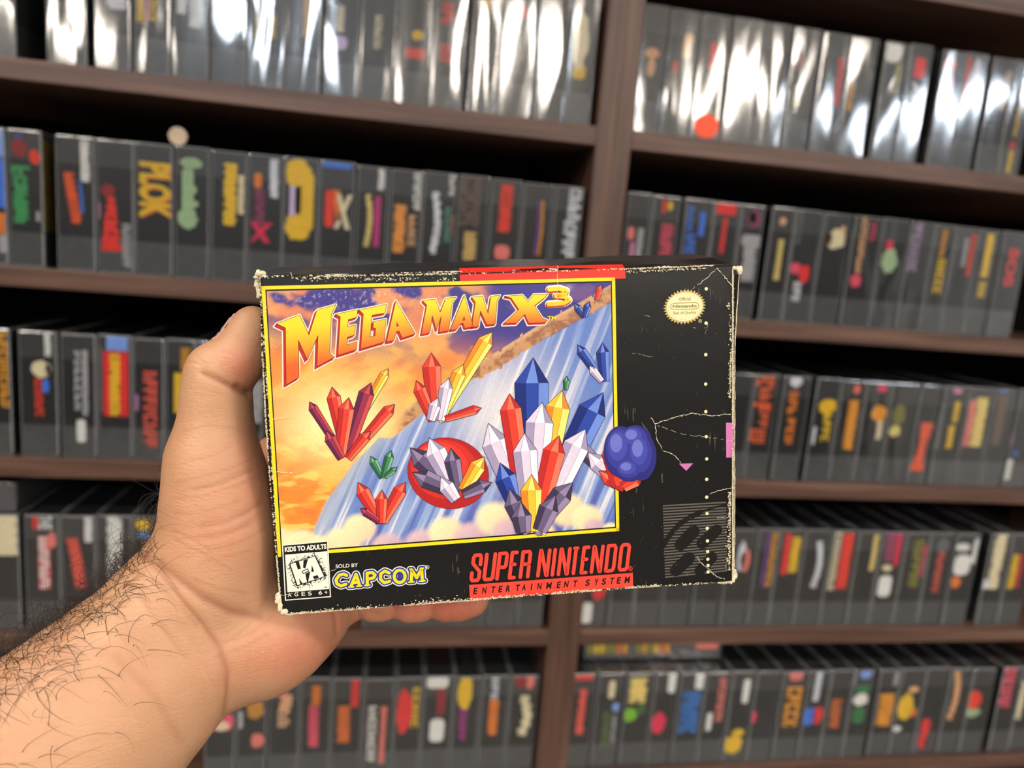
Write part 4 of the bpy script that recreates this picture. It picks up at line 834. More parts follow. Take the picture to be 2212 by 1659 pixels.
# --- generic stand-in shapes printed where the picture had figures: faceted stones and blobs of colour
def cm(r, g, b_): return plain('print_%d_%d_%d' % (r, g, b_), srgb(r, g, b_), .35, .4, .04, 300)
LINE = cm(40, 28, 45)
def facet(b, poly, ctr, cols, h=.00024, line=.00022):
    P2 = z0_(poly); c = z0_([ctr])[0]; n = len(P2)
    for i in range(n): b.poly(L3([P2[i], P2[(i + 1) % n], c], h), cm(*cols[i % len(cols)]))
    stroke(b, P2, line, LINE, h + .00003, closed=True)
def disc(b, cx, cy, rx_, ry_, cols, h=.00024, rot_=0, line=.00022):
    """round pebble: nested ovals of printed colour, lightest off centre"""
    n = 40
    for k, c in enumerate(cols):
        f = 1 - k / len(cols) * .85; ox, oy = -k * rx_ * .09, -k * ry_ * .11
        P2 = z0_([(cx + ox + f * (rx_ * math.cos(t * 2 * math.pi / n) * math.cos(rot_) - ry_ * math.sin(t * 2 * math.pi / n) * math.sin(rot_)), cy + oy + f * (rx_ * math.cos(t * 2 * math.pi / n) * math.sin(rot_) + ry_ * math.sin(t * 2 * math.pi / n) * math.cos(rot_))) for t in range(n)])
        b.poly(L3(P2, h + k * .000008), cm(*c))
        if k == 0 and line: stroke(b, P2, line, LINE, h - .00001, closed=True)
b = MB()
LIL = [(235, 225, 235), (205, 190, 215), (160, 145, 175), (240, 235, 240)]; DG = [(110, 95, 125), (75, 65, 90), (140, 120, 150), (60, 50, 75)]
RD = [(232, 70, 50), (205, 50, 42), (245, 105, 80), (180, 40, 40)]; BL_ = [(40, 60, 145), (60, 90, 180), (28, 42, 110), (85, 120, 200)]; YL = [(250, 205, 60), (245, 165, 45), (255, 225, 110), (230, 140, 40)]; GR = [(70, 140, 95), (45, 100, 70), (110, 170, 120)]
def prism(b, bx, by, tx, ty, w_, cols, h):
    """one six-sided crystal seen from the side: three long faces and a slanted point"""
    d = np.array([tx - bx, ty - by], float); l = np.hypot(*d); d /= l; n = np.array([-d[1], d[0]]) * w_ / 2; B0 = np.array([bx, by], float); T0 = np.array([tx, ty], float)
    S0 = B0 + d * (l - w_ * .75)
    k = [-1, -.35, .4, 1]
    for i in range(3):
        q = [B0 + n * k[i] * .7, B0 + n * k[i + 1] * .7, S0 + n * k[i + 1], S0 + n * k[i]]
        b.poly(L3(z0_([tuple(p) for p in q]), h), cm(*cols[i])); b.poly(L3(z0_([tuple(S0 + n * k[i]), tuple(S0 + n * k[i + 1]), tuple(T0 + n * .1)]), h), cm(*cols[(i + 1) % 3]))
    stroke(b, z0_([tuple(p) for p in (B0 - n * .7, S0 - n, T0 + n * .1, S0 + n, B0 + n * .7)]), .00018, LINE, h + .000012, closed=True)
    for i in (1, 2): stroke(b, z0_([tuple(B0 + n * k[i] * .7), tuple(S0 + n * k[i]), tuple(T0 + n * .1)]), .00010, LINE, h + .000012)
pR = [(190, 42, 40), (232, 66, 48), (246, 120, 90)]; pB = [(28, 44, 115), (45, 70, 160), (110, 140, 215)]; pW = [(165, 150, 182), (222, 208, 226), (246, 240, 244)]; pG = [(62, 52, 78), (105, 92, 122), (150, 132, 165)]
pY = [(228, 135, 40), (248, 190, 55), (255, 228, 120)]; pN = [(40, 95, 65), (65, 135, 92), (130, 185, 140)]; pP = [(95, 35, 75), (150, 50, 75), (205, 75, 80)]
def cluster(lst, base_h):
    for i, q in enumerate(lst): prism(b, *q, base_h + i * .000014)
# small cluster, upper left
cluster([(742, 965, 838, 796, 20, pY), (745, 970, 716, 836, 30, pR), (750, 975, 800, 826, 34, pP), (742, 985, 668, 868, 20, pP), (755, 985, 852, 872, 26, pR), (735, 985, 752, 858, 34, pR), (738, 990, 704, 930, 26, pP), (752, 990, 800, 930, 24, pR)], .00024)
# small cluster, middle
cluster([(945, 908, 1062, 716, 34, pY), (940, 905, 930, 762, 40, pR), (950, 908, 1000, 786, 30, pY), (935, 908, 898, 822, 28, pR), (950, 908, 968, 816, 30, pW), (962, 905, 1040, 880, 20, pR), (930, 908, 945, 858, 26, pW)], .00024)
# little crystals
cluster([(826, 1032, 800, 985, 18, pN), (828, 1032, 845, 972, 20, pN), (832, 1030, 858, 1008, 14, pN)], .00024)
cluster([(822, 1128, 772, 1042, 30, pR), (826, 1128, 875, 1040, 30, pR), (824, 1130, 824, 1058, 26, pR), (818, 1126, 778, 1098, 18, pP)], .00024)
cluster([(1300, 822, 1246, 745, 22, pB), (1306, 824, 1300, 740, 28, pB), (1300, 824, 1272, 790, 18, pW)], .00024)
cluster([(1288, 648, 1298, 614, 14, pR), (1262, 685, 1240, 655, 16, pB), (1262, 685, 1272, 650, 16, pB), (1222, 842, 1223, 812, 14, pN)], .00024)
disc(b, 1230, 622, 11, 10, [(110, 95, 145), (140, 125, 165)], line=None)
# large red geode with grey crystals, lower middle
disc(b, 968, 1022, 88, 76, [(178, 38, 38), (208, 50, 42), (228, 62, 48), (238, 78, 54), (246, 112, 84)], h=.00026, rot_=.25)
cluster([(985, 1062, 884, 968, 44, pG), (985, 1062, 925, 946, 46, pW), (990, 1065, 890, 1022, 40, pG), (990, 1060, 972, 968, 36, pG), (1000, 1060, 1045, 985, 34, pY), (1000, 1068, 1062, 1040, 30, pG), (985, 1080, 950, 1030, 34, pW)], .00032)
# large crystal cluster rising from the clouds, right of the middle
cluster([(1150, 1148, 1300, 846, 62, pB), (1150, 1148, 1052, 915, 58, pW), (1150, 1148, 1148, 772, 74, pB), (1155, 1148, 1212, 842, 52, pY), (1140, 1148, 1098, 850, 46, pR), (1160, 1148, 1262, 925, 56, pW), (1150, 1148, 1168, 868, 60, pW),
         (1140, 1148, 1078, 1000, 46, pB), (1155, 1148, 1205, 940, 48, pR), (1150, 1148, 1130, 935, 52, pW), (1150, 1148, 1235, 1040, 46, pG), (1135, 1148, 1098, 1056, 44, pG), (1150, 1148, 1146, 1024, 46, pY), (1165, 1146, 1198, 1068, 44, pG), (1130, 1150, 1122, 1082, 44, pG)], .00026)
# crystals and blue pebbles that cross the frame
cluster([(1335, 1048, 1232, 946, 34, pG), (1345, 1050, 1268, 978, 40, pW), (1350, 1052, 1292, 1018, 34, pR), (1335, 1050, 1312, 950, 40, pR), (1345, 1052, 1392, 1020, 34, pR)], .00028)
for q in ((1340, 975, 36, 55), (1385, 985, 32, 52), (1372, 948, 34, 30), (1360, 1015, 32, 24)): disc(b, *q, [(45, 45, 120), (58, 60, 145), (70, 75, 165), (110, 115, 195)], h=.00038 + q[0] * 1e-7)
b.build('printed_stones', held)

# --- creases, scuffs and frayed corners of bare paper
b = MB(); rnd = random.Random(21)
def crease(pts, z, wd=.00028, jag=.00022, gap=0.0, h=.0005):
    P2 = [np.array(p) for p in z(pts)]
    for a, c in zip(P2, P2[1:]):
        n = max(2, int(np.linalg.norm(c - a) / .0006)); prev = a
        for i in range(1, n + 1):
            q = a + (c - a) * i / n + np.array([rnd.gauss(0, jag), rnd.gauss(0, jag)]) * (i < n)
            if rnd.random() > gap: stroke(b, [prev, q], wd * rnd.uniform(.4, 1.5), PAPER, h)
            prev = q
for pts, z, w_, g_ in [([(1355, 85), (1390, 135), (1500, 95), (1700, 45), (1860, 70), (2010, 55)], zE, .00035, 0), ([(1390, 140), (1400, 250), (1450, 350), (1560, 400), (1600, 455)], zE, .0003, .1),
                       ([(1410, 150), (1620, 220), (1810, 240), (2020, 275)], zE, .00016, .45), ([(1840, 712), (1920, 680), (2020, 660)], zE, .0003, .05), ([(1905, 150), (1800, 240), (1700, 320)], zB, .00028, .1),
                       ([(1900, 150), (2025, 300)], zB, .0003, 0), ([(900, 1020), (950, 1110), (1100, 1230), (1200, 1330), (1330, 1370)], zF, .0003, 0), ([(585, 130), (585, 190), (590, 300), (575, 470)], zB, .00022, .3),
                       ([(395, 190), (400, 215)], zA, .0003, 0), ([(1720, 760), (1640, 790)], zC, .0001, .5), ([(1700, 640), (1830, 640)], zB, .00012, .6), ([(1830, 600), (1800, 690)], zB, .00014, .5), ([(190, 780), (300, 760), (420, 735)], zC, .0002, .2),
                       ([(720, 520), (780, 495)], zC, .0002, .1), ([(1300, 540), (1345, 548)], zB, .00015, 0), ([(1200, 850), (1370, 880)], zB, .0001, .3), ([(1900, 905), (2015, 905)], zE, .0002, .2), ([(1280, 120), (1350, 230)], zE, .0001, .3),
                       ([(120, 105), (280, 85)], za(560, 880, 4.096), .0003, .2), ([(150, 570), (300, 575)], za(560, 880, 4.096), .0003, .2)]: crease(pts, z, w_ * .62, jag=.00015, gap=g_)
def fringe(pa, pb, wd, dens, inward, h=.0007):
    """ragged scuff along an edge: little flakes of bare paper"""
    a, c = np.array(uv(*pa)), np.array(uv(*pb)); L_ = np.linalg.norm(c - a); d = (c - a) / L_; nn = np.array([-d[1], d[0]]) * inward
    for i in range(int(L_ * 1000 * dens)):
        t = rnd.random() * L_
        if fnoise(t * 130 + pa[0]) < .35 and rnd.random() < .8: continue
        r_ = abs(rnd.gauss(0, wd)); s_ = rnd.uniform(.0001, .00032); p_ = a + d * t + nn * r_
        b.poly([(p_[0] + s_ * rnd.uniform(.6, 1.6) * math.cos(k * 1.2566 + .3), -h, p_[1] + s_ * rnd.uniform(.5, 1.2) * math.sin(k * 1.2566 + .3)) for k in range(5)], PAPER)
fr_ = np.random.RandomState(8).rand(400)
def fnoise(x): i = int(x) % 399; f = x - int(x); return fr_[i] * (1 - f) + fr_[i + 1] * f
fringe((563, 598), (992, 590), .0003, 7, -1); fringe((640, 600), (985, 600), .0006, 3, -1); fringe((1352, 580), (1545, 573), .0002, 7, -1); fringe((1352, 586), (1540, 578), .0003, 3, -1)
fringe((994, 591), (1350, 580), .0002, 3, -1, .0007)
fringe((562, 600), (567, 760), .00014, 8, 1); fringe((567, 760), (574, 900), .00014, 8, 1); fringe((574, 900), (583, 1030), .00014, 8, 1); fringe((583, 1030), (606, 1300), .00016, 8, 1); fringe((568, 640), (598, 1200), .0005, .7, 1)
fringe((630, 1326), (1380, 1268), .0004, 9, 1); fringe((700, 1318), (1000, 1296), .0009, 2, 1); fringe((1380, 1268), (1560, 1258), .0004, 12, 1)
fringe((1583, 590), (1583, 1240), .0002, 8, -1); fringe((1578, 760), (1577, 860), .0004, 7, -1); fringe((1577, 1060), (1576, 1230), .0006, 7, -1); fringe((1575, 650), (1582, 780), .0006, 3, -1)
for _ in range(420):
    x = rnd.uniform(600, 1570); y = rnd.uniform(1170, 1300) - (x - 600) * .06 if rnd.random() < .45 else rnd.uniform(640, 1230)
    if not (x > 1345 or y > 1235 - (x - 600) * .06): continue
    u, v = uv(x, y)
    if v < -hh + .001: continue
    s_ = rnd.uniform(.00004, .00012); b.poly([(u - s_, -.0005, v), (u, -.0005, v - s_), (u + s_ * rnd.uniform(1, 3), -.0005, v + s_)], PAPER)
tag(b.build('paper_scuffs', held), 'cream creases and rubbed flakes of bare paper', kind='stuff')
def lump(name, pts, r, seed, lab):
    import bmesh
    bm = bmesh.new(); rn = random.Random(seed)
    full = []
    for p_, q_ in zip(pts, pts[1:]):
        n_ = max(1, int(math.hypot(p_[0] - q_[0], p_[2] - q_[2]) / 3.2))
        for t_ in range(n_): f_ = t_ / n_; full.append((p_[0] + (q_[0] - p_[0]) * f_ + rn.uniform(-1.2, 1.2), p_[1] + (q_[1] - p_[1]) * f_, p_[2] + (q_[2] - p_[2]) * f_ + rn.uniform(-1.2, 1.2), (p_[3] + (q_[3] - p_[3]) * f_) * rn.uniform(.8, 1.2)))
    pts = full
    for (x, w_, y, k) in pts:
        g = bmesh.ops.create_icosphere(bm, subdivisions=2, radius=r * k)
        u, v = uv(x, y)
        sx, sy, sz = rn.uniform(.7, 1.25), .7, rn.uniform(.7, 1.3)
        for vv in g['verts']:
            c = vv.co.copy(); nz = 1 + .22 * math.sin(c.x * 1900 + seed + k * 9) * math.sin(c.z * 1700 + 2 + x) + .10 * math.sin(c.z * 5100 + c.x * 4000)
            vv.co = Vector((u + c.x * sx * nz, w_ + c.y * sy * nz, v + c.z * sz * nz))
    me_ = bpy.data.meshes.new(name); bm.to_mesh(me_); bm.free(); me_.materials.append(PAPER); me_.polygons.foreach_set('use_smooth', [True] * len(me_.polygons)); return tag(link(name, me_, held), lab)
lump('frayed_corner', [(570, .001, 589, .45), (558, .001, 590, .8), (553, .002, 598, .85), (551, .003, 607, .8), (552, .003, 616, .8), (554, .003, 625, .75), (557, .002, 634, .7), (559, .002, 643, .5)], .0014, 1, 'frayed paper corner, top left')
lump('frayed_corner', [(602, .001, 1283, .55), (603, .001, 1292, .8), (605, .001, 1302, 1.0), (607, .001, 1312, 1.15), (606, .002, 1320, .9), (614, .001, 1320, 1.1), (622, .001, 1323, .8), (632, .001, 1325, .4)], .0016, 2, 'torn paper corner, bottom left')
lump('frayed_corner', [(1548, .010, 566, .8), (1558, .010, 562, .8), (1566, .006, 571, .5), (1580, .004, 576, .4), (1592, .004, 577, .7), (1606, .004, 580, .8), (1608, .004, 590, .7)], .0013, 3, 'frayed paper corner, top right')
lump('frayed_corner', [(1594, .003, 1240, .7), (1590, .002, 1250, .95), (1578, .001, 1256, .9), (1565, .001, 1259, .6), (1550, .001, 1261, .35)], .0014, 4, 'frayed paper corner, bottom right')
# ------------------------------------------------------------------ the hand and forearm (one continuous surface)
# joints are written as (plan x, plan y, distance from the eye in metres, radius in metres) and turned into points in space
def pt(x, y, z): return np.array([(x - 1106) / F * z, z, -(y - 829.5) / F * z])
PR = []          # round cones: a, b, ra, rb, blend
def chain(js, k=.006):
    for p_, q in zip(js, js[1:]): PR.append((pt(*p_[:3]), pt(*q[:3]), p_[3], q[3], k))
# forearm: radial and ulnar masses
chain([(-420, 1900, .232, .030), (-180, 1745, .243, .029), (60, 1590, .256, .0265), (215, 1462, .266, .0235), (318, 1372, .273, .0212), (388, 1292, .277, .0210)], .012)
chain([(-300, 2120, .236, .031), (-30, 1905, .246, .0285), (165, 1700, .257, .0250), (300, 1560, .267, .0215), (392, 1458, .275, .0196), (470, 1400, .281, .0190)], .012)
chain([(-360, 2010, .232, .030), (-100, 1825, .243, .029), (115, 1650, .254, .0255), (258, 1515, .264, .0225), (360, 1415, .273, .0205)], .012)
# heel of the palm
chain([(470, 1400, .281, .0190), (560, 1380, .290, .0212), (610, 1350, .296, .0200), (668, 1312, .306, .0168), (712, 1288, .314, .0125)], .010)
chain([(388, 1292, .277, .0210), (462, 1220, .281, .0215), (478, 1140, .280, .0198), (470, 1060, .279, .0176), (461, 985, .278, .0148), (467, 905, .277, .0124)], .010)
# body of the palm behind the box
for a, c in (((520, 1290, .298, .018), (640, 1170, .317, .0125)), ((540, 1200, .300, .017), (620, 1075, .322, .0125)), ((560, 1330, .298, .018), (690, 1245, .319, .0115)), ((500, 1150, .296, .015), (600, 1010, .324, .0105))):
    chain([a, c], .010)
# thumb
chain([(467, 905, .277, .0124), (468, 852, .276, .0120), (472, 806, .275, .0117)], .005)
chain([(472, 806, .275, .0112), (500, 786, .2750, .0100), (521, 764, .2750, .0093), (538, 728, .2752, .0082), (546, 702, .2755, .0074)], .004)
PR.append((pt(520, 778, .274), pt(530, 768, .275), .0090, .0086, .003))
# fingers behind the box: index, middle, ring (hidden from the front) and the little finger under its lower edge
chain([(596, 985, .325, .0098), (700, 962, .334, .0088), (820, 945, .337, .0080), (905, 940, .333, .0072)], .004)
chain([(615, 1060, .325, .0100), (760, 1048, .337, .0090), (905, 1036, .341, .0082), (1000, 1030, .335, .0073)], .004)
chain([(650, 1150, .323, .0098), (790, 1150, .337, .0088), (925, 1145, .340, .0080), (1010, 1140, .334, .0072)], .004)
chain([(700, 1286, .317, .0102), (762, 1294, .3175, .0092)], .005)
chain([(784, 1300, .3170, .0070), (806, 1299, .3172, .0087), (830, 1298, .3172, .0086), (849, 1298, .3172, .0068)], .0012)
chain([(860, 1298, .3170, .0068), (882, 1300, .3170, .0088), (908, 1300, .3170, .0086), (926, 1299, .3170, .0070)], .0012)
chain([(940, 1297, .3168, .0072), (962, 1298, .3168, .0089), (992, 1296, .3165, .0090), (1016, 1292, .3160, .0083)], .0012)

def sdf(pts):
    d = np.full(len(pts), 1e3, np.float32)
    for a, c, ra, rc, k in PR:
        ba = c - a; l2 = ba @ ba; pa = pts - a; t = np.clip(pa @ ba / l2, 0, 1)
        q = np.linalg.norm(pa - t[:, None] * ba, axis=1) - (ra + (rc - ra) * t)
        h = np.clip(.5 + .5 * (d - q) / k, 0, 1); d = d * (1 - h) + q * h - k * h * (1 - h)
    return d
# keep the flesh off the cardboard: carve the box's volume (plus a hair) out of the field
def boxd(pts):
    q = (pts - BC) @ BR
    c = np.array([-.0012, .0145, .001]); h = np.array([.0896, .0148, .0650])
    e = np.abs(q - c) - h
    return np.linalg.norm(np.maximum(e, 0), axis=1) + np.minimum(e.max(1), 0)
def field(pts):
    d = sdf(pts); bd = -(boxd(pts) - .00025); k = .0012
    h = np.clip(.5 - .5 * (bd - d) / k, 0, 1); h = 1 - h
    return (d * (1 - h) + bd * h + k * h * (1 - h)).astype(np.float32)
VS = .00085
ends = np.array([q for p_ in PR for q in (p_[0] - max(p_[2], p_[3]) - .004, p_[1] - max(p_[2], p_[3]) - .004)]); ende = np.array([q for p_ in PR for q in (p_[0] + max(p_[2], p_[3]) + .004, p_[1] + max(p_[2], p_[3]) + .004)])
lo = ends.min(0); hi = ende.max(0); B8 = 12
nb = np.ceil((hi - lo) / (VS * B8)).astype(int); nn_ = nb * B8 + 1
FLD = np.full(nn_, 1.0, np.float32)
bi = np.stack(np.meshgrid(*[np.arange(n) for n in nb], indexing='ij'), -1).reshape(-1, 3)
cen = lo + (bi + .5) * B8 * VS; dc = field(cen); rad = B8 * VS * .87 + .006
off = np.stack(np.meshgrid(*[np.arange(B8 + 1)] * 3, indexing='ij'), -1).reshape(-1, 3)
for j in range(len(bi)):
    o_ = bi[j] * B8; sl = tuple(slice(o_[a], o_[a] + B8 + 1) for a in range(3))
    if abs(dc[j]) < rad: FLD[sl] = field(lo + (o_ + off) * VS).reshape(B8 + 1, B8 + 1, B8 + 1)
    elif dc[j] < 0:
        s2 = tuple(slice(o_[a] + 1, o_[a] + B8) for a in range(3)); FLD[s2] = -1
        blk = FLD[sl]; blk[blk == 1.0] = -1.0
# surface nets
neg = FLD < 0
cs = [(i, j, k) for i in (0, 1) for j in (0, 1) for k in (0, 1)]
n0, n1_, n2_ = FLD.shape
cnt = sum(neg[i:n0 - 1 + i, j:n1_ - 1 + j, k:n2_ - 1 + k].astype(np.int8) for i, j, k in cs)
act = (cnt > 0) & (cnt < 8); idx = np.full(act.shape, -1, np.int64); ai = np.argwhere(act); idx[act] = np.arange(len(ai))
acc = np.zeros((len(ai), 3)); num = np.zeros(len(ai))
for a in range(8):
    for c in range(a + 1, 8):
        A_, C_ = np.array(cs[a]), np.array(cs[c])
        if abs(A_ - C_).sum() != 1: continue
        fa_ = FLD[tuple((ai + A_).T)]; fc = FLD[tuple((ai + C_).T)]; x = (fa_ < 0) != (fc < 0); t = np.where(x, fa_ / np.where(x, fa_ - fc, 1), 0)
        acc += np.where(x[:, None], A_ + (C_ - A_) * t[:, None], 0); num += x
V = lo + (ai + acc / num[:, None]) * VS
FQ = []
for ax in range(3):
    o1, o2 = [(1, 2), (2, 0), (0, 1)][ax]; sh = [slice(None)] * 3; sA = list(sh); sB = list(sh); sA[ax] = slice(0, -1); sB[ax] = slice(1, None)
    x = neg[tuple(sA)] != neg[tuple(sB)]; e_ = np.argwhere(x); e_ = e_[(e_[:, o1] > 0) & (e_[:, o2] > 0) & (e_[:, o1] < FLD.shape[o1] - 1) & (e_[:, o2] < FLD.shape[o2] - 1)]
    def cell(d1, d2): q = e_.copy(); q[:, o1] -= d1; q[:, o2] -= d2; return idx[tuple(q.T)]
    f4 = np.stack([cell(1, 1), cell(0, 1), cell(0, 0), cell(1, 0)], -1); inside_ = neg[tuple(e_.T)]
    f4[~inside_] = f4[~inside_][:, ::-1]; FQ.append(f4)
FQ = np.concatenate(FQ); FQ = FQ[(FQ >= 0).all(1)]
# normals from the field
def grad(p_, e=.0004):
    g = np.stack([field(p_ + np.eye(3)[i] * e) - field(p_ - np.eye(3)[i] * e) for i in range(3)], -1); return g / (np.linalg.norm(g, axis=1)[:, None] + 1e-9)
for _ in range(2):      # relax stair steps
    s_ = np.zeros_like(V); c_ = np.zeros(len(V))
    for a in range(4):
        np.add.at(s_, FQ[:, a], V[FQ[:, (a + 1) % 4]]); np.add.at(c_, FQ[:, a], 1)
    V = V * .5 + .5 * s_ / np.maximum(c_, 1)[:, None]
NRM = grad(V)
PXY = np.stack([1106 + F * V[:, 0] / V[:, 1], 829.5 - F * V[:, 2] / V[:, 1]], -1)
toeye = np.einsum('ij,ij->i', NRM, -V / np.linalg.norm(V, axis=1)[:, None])
def dseg(line):
    best = np.full(len(V), 1e9)
    L_ = [np.array(q, float) for q in line]
    for a, c in zip(L_, L_[1:]):
        ba = c - a; t = np.clip((PXY - a) @ ba / (ba @ ba), 0, 1); best = np.minimum(best, np.linalg.norm(PXY - a - t[:, None] * ba, axis=1))
    return best
# skin folds: (line, half width in plan units, depth in metres)
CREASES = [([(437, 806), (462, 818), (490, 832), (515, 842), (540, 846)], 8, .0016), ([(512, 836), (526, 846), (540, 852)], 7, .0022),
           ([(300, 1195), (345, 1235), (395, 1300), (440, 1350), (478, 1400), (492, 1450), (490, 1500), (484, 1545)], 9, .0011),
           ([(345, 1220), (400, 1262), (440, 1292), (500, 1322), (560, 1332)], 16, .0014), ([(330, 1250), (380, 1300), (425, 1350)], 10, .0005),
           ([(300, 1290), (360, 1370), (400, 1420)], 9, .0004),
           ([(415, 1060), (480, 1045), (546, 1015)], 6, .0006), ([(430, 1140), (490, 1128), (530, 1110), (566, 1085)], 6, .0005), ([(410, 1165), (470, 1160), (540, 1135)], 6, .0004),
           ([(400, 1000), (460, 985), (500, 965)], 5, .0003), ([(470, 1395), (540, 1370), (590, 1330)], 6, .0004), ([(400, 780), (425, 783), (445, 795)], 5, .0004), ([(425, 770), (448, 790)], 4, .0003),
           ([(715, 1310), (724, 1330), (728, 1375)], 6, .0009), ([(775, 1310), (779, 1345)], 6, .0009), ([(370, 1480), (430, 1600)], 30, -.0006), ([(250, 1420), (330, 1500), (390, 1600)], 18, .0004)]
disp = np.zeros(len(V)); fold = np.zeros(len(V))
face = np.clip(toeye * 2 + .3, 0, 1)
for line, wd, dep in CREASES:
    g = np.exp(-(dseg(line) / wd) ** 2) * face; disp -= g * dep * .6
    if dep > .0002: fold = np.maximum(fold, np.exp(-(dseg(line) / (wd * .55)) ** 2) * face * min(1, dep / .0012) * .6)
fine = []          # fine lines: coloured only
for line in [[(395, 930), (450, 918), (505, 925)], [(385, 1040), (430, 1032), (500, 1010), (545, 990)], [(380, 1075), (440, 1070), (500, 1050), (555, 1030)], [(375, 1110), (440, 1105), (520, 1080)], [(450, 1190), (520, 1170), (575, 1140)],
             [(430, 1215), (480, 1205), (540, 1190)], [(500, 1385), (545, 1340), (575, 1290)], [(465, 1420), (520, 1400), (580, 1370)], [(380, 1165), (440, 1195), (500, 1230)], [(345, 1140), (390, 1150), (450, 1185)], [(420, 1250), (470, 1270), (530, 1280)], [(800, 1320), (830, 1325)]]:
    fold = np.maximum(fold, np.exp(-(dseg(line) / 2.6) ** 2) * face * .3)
V2 = V + NRM * disp[:, None]
# reddish blood colour on the fingertips, palm heel and thumb pad; paler towards the outer edge of the hand
def spot(x, y, rx_, ry_): return np.exp(-(((PXY[:, 0] - x) / rx_) ** 2 + ((PXY[:, 1] - y) / ry_) ** 2))
red = np.clip(spot(525, 790, 45, 50) * .6 + spot(990, 1310, 70, 50) * 1.0 + spot(880, 1310, 70, 40) * .75 + spot(640, 1420, 120, 60) * .55 + spot(700, 1330, 80, 60) * .45 + spot(500, 1150, 120, 130) * .22 + spot(560, 1000, 60, 90) * .3, 0, 1)
VW = CP + V2 @ CR.T
me = bpy.data.meshes.new('person'); me.vertices.add(len(VW)); orig = VW.mean(0); me.vertices.foreach_set('co', (VW - orig).astype(np.float32).reshape(-1))
me.loops.add(len(FQ) * 4); me.loops.foreach_set('vertex_index', FQ.reshape(-1).astype(np.int32)); me.polygons.add(len(FQ))
me.polygons.foreach_set('loop_start', np.arange(len(FQ), dtype=np.int32) * 4); me.polygons.foreach_set('loop_total', np.full(len(FQ), 4, np.int32)); me.update(calc_edges=True); me.validate()
me.polygons.foreach_set('use_smooth', [True] * len(me.polygons))
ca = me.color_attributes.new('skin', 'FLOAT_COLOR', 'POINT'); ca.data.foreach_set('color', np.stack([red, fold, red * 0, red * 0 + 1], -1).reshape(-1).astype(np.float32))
m, N, L = newmat('skin'); b_, o = bsdf_out(N, L)
at = N.new('ShaderNodeVertexColor'); at.layer_name = 'skin'; sp = N.new('ShaderNodeSeparateColor'); L.new(at.outputs[0], sp.inputs[0])
t = N.new('ShaderNodeTexCoord')
def nz(scale, detail=4, dist=0, sc=None):
    n = N.new('ShaderNodeTexNoise'); n.inputs['Scale'].default_value = scale; n.inputs['Detail'].default_value = detail; n.inputs['Distortion'].default_value = dist
    if sc:
        mp = N.new('ShaderNodeMapping'); mp.inputs['Scale'].default_value = sc; mp.inputs['Rotation'].default_value = (0, .35, 0); L.new(t.outputs['Object'], mp.inputs[0]); L.new(mp.outputs[0], n.inputs['Vector'])
    else: L.new(t.outputs['Object'], n.inputs['Vector'])
    return n
nA = nz(38, 3); nB = nz(260, 5); nC = nz(1, 4, .8, (260, 260, 900))
def mix(fac, a, c, bt='MIX'):
    x = N.new('ShaderNodeMix'); x.data_type = 'RGBA'; x.blend_type = bt
    for s_, q in ((0, fac), (6, a), (7, c)):
        if isinstance(q, (tuple, float, int)): x.inputs[s_].default_value = q
        else: L.new(q, x.inputs[s_])
    return x.outputs[2]
def ramp(s_, p0, p1, c0=(0, 0, 0, 1), c1=(1, 1, 1, 1)):
    r = N.new('ShaderNodeValToRGB'); L.new(s_, r.inputs[0]); e = r.color_ramp.elements; e[0].position = p0; e[1].position = p1; e[0].color = c0; e[1].color = c1; return r.outputs[0]
c0 = mix(ramp(nA.outputs['Fac'], .35, .68), srgb(200, 154, 116), srgb(190, 139, 103))
c1 = mix(sp.outputs[0], c0, srgb(200, 104, 80))
c2 = mix(ramp(nB.outputs['Fac'], .3, .75), c1, srgb(206, 150, 118)); c2 = mix(.35, c1, c2)
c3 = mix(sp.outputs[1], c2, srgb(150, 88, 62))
L.new(c3, b_.inputs['Base Color']); b_.inputs['Roughness'].default_value = .46; b_.inputs['Specular IOR Level'].default_value = .42
b_.inputs['Subsurface Weight'].default_value = .22; b_.inputs['Subsurface Radius'].default_value = (1, .35, .18); b_.inputs['Subsurface Scale'].default_value = .0035
bp = N.new('ShaderNodeBump'); bp.inputs['Strength'].default_value = .5; bp.inputs['Distance'].default_value = .0006; L.new(nC.outputs['Fac'], bp.inputs['Height'])
bp2 = N.new('ShaderNodeBump'); bp2.inputs['Strength'].default_value = .35; bp2.inputs['Distance'].default_value = .0004; L.new(nz(1500, 2).outputs['Fac'], bp2.inputs['Height']); L.new(bp.outputs[0], bp2.inputs['Normal']); L.new(bp2.outputs[0], b_.inputs['Normal'])
me.materials.append(m)
arm = link('person', me, None, tuple(orig)); tag(arm, 'bare left hand and hairy forearm of a person holding up the worn box', 'person')

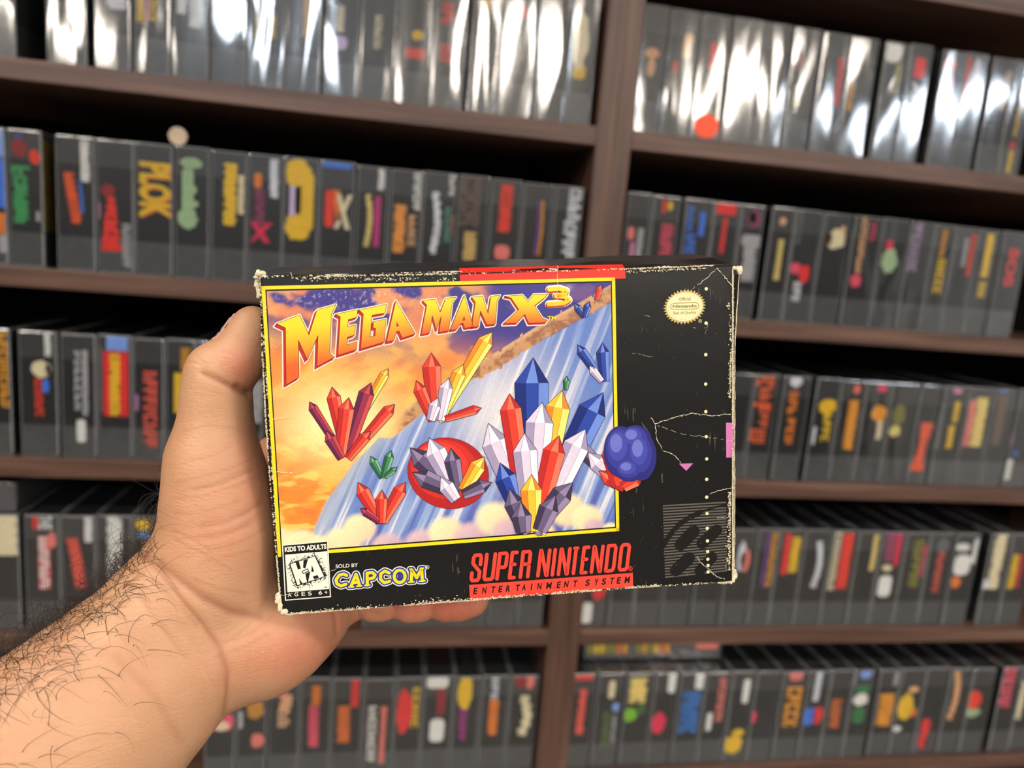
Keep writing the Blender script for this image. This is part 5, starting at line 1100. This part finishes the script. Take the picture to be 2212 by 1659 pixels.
# thumbnail: a thin curved plate on the outer side of the thumb tip
b = MB(); NAIL = plain('thumbnail', srgb(220, 172, 160), .3, .55, .04, 200)
a0, a1 = pt(493, 738, .2752), pt(531, 682, .2756); ax_ = (a1 - a0); ln_ = np.linalg.norm(ax_); ax_ /= ln_
outw = pt(480, 696, .2749) - pt(521, 712, .2755); outw -= ax_ * (outw @ ax_); outw /= np.linalg.norm(outw); sd = np.cross(ax_, outw)
grid = []
for i in range(13):
    t_ = i / 12; row = []
    cx = a0 + ax_ * ln_ * t_; bone = pt(*(np.array([518, 768]) * (1 - t_) + np.array([546, 702]) * t_), .2752)
    for j in range(11):
        s_ = (j / 10 - .5) * 2 * (.94 - .30 * abs(2 * t_ - 1) ** 4); an = s_ * .66; dr = outw * math.cos(an) + sd * math.sin(an)
        # march out from the bone to the skin, sit just proud of it
        ra_, rb_ = .001, .016
        for _k in range(14):
            r_ = (ra_ + rb_) / 2
            if sdf((bone + dr * r_)[None])[0] > 0: rb_ = r_
            else: ra_ = r_
        row.append(CP + CR @ (bone + dr * (r_ + .00015 + .0002 * math.cos(an * 1.6))) - orig)
    grid.append(row)
for i in range(12):
    for j in range(10): b.poly([grid[i][j], grid[i + 1][j], grid[i + 1][j + 1], grid[i][j + 1]], NAIL)
nl = b.build('thumbnail', arm, smooth=True, fixn=True); tag(nl, 'pale pink thumbnail')
md = nl.modifiers.new('s', 'SOLIDIFY'); md.thickness = .0003

# forearm hair
rs = np.random.RandomState(12)
cand = np.where((PXY[:, 0] > -60) & (PXY[:, 0] < 345) & (PXY[:, 1] < 1720) & (toeye > -.75))[0]
edge_y = np.interp(PXY[cand, 0], [-60, 0, 130, 240, 300, 345], [1510, 1470, 1375, 1290, 1222, 1180])
dd = PXY[cand, 1] - edge_y      # how far below the upper contour
wt = 3.2 * np.exp(-(np.maximum(dd, 0) / 45) ** 2) + .7 * np.exp(-(np.maximum(dd, 0) / 150) ** 2) + .30 * np.exp(-((dd - 150) / 90) ** 2); wt *= np.where(toeye[cand] < 0, 1.3, 1.0) * np.where(PXY[cand, 0] > 300, .35, 1)
pick = rs.choice(cand, 820, replace=False, p=wt / wt.sum())
cu = bpy.data.curves.new('arm_hair', 'CURVE'); cu.dimensions = '3D'; cu.bevel_depth = .000095; cu.bevel_resolution = 0; cu.resolution_u = 2
axis = pt(388, 1292, .277) - pt(60, 1590, .256); axis /= np.linalg.norm(axis); down = pt(300, 1400, .262) - pt(260, 1300, .262); down /= np.linalg.norm(down)
for i in pick:
    n_ = NRM[i]; p0 = V2[i].copy(); ln_ = rs.uniform(.010, .024) * (1.25 if toeye[i] < .35 else 1); k = 9
    dirv = n_ * (rs.uniform(.35, .9) + (.7 if toeye[i] < .35 else 0)) + axis * rs.normal(.55, .5) + down * rs.normal(.15, .45); dirv /= np.linalg.norm(dirv)
    curl = (down * rs.uniform(.2, 1.6) + axis * rs.normal(.1, .5) - n_ * rs.uniform(.5, 1.4)) * .22
    pts_ = [p0 - n_ * .0003]
    for j in range(k):
        pts_.append(pts_[-1] + dirv * ln_ / k); dirv = dirv + curl; dirv /= np.linalg.norm(dirv)
    # keep the strand above the skin
    P_ = np.array(pts_); dv = sdf(P_[1:]); 
    for j, q in enumerate(dv):
        if q < .0003: P_[j + 1] += n_ * (.0005 - q)
    sp_ = cu.splines.new('POLY'); sp_.points.add(len(P_) - 1)
    for j, q in enumerate(P_):
        w3 = CP + CR @ q - orig; sp_.points[j].co = (*w3, 1); sp_.points[j].radius = 1 - .75 * j / k
HAIR = plain('dark_hair', srgb(38, 27, 22), .45, .5, .1, 50); cu.materials.append(HAIR)
ho = bpy.data.objects.new('arm_hair', cu); COL.objects.link(ho); ho.parent = arm; tag(ho, 'dark curly forearm hair', kind='stuff')
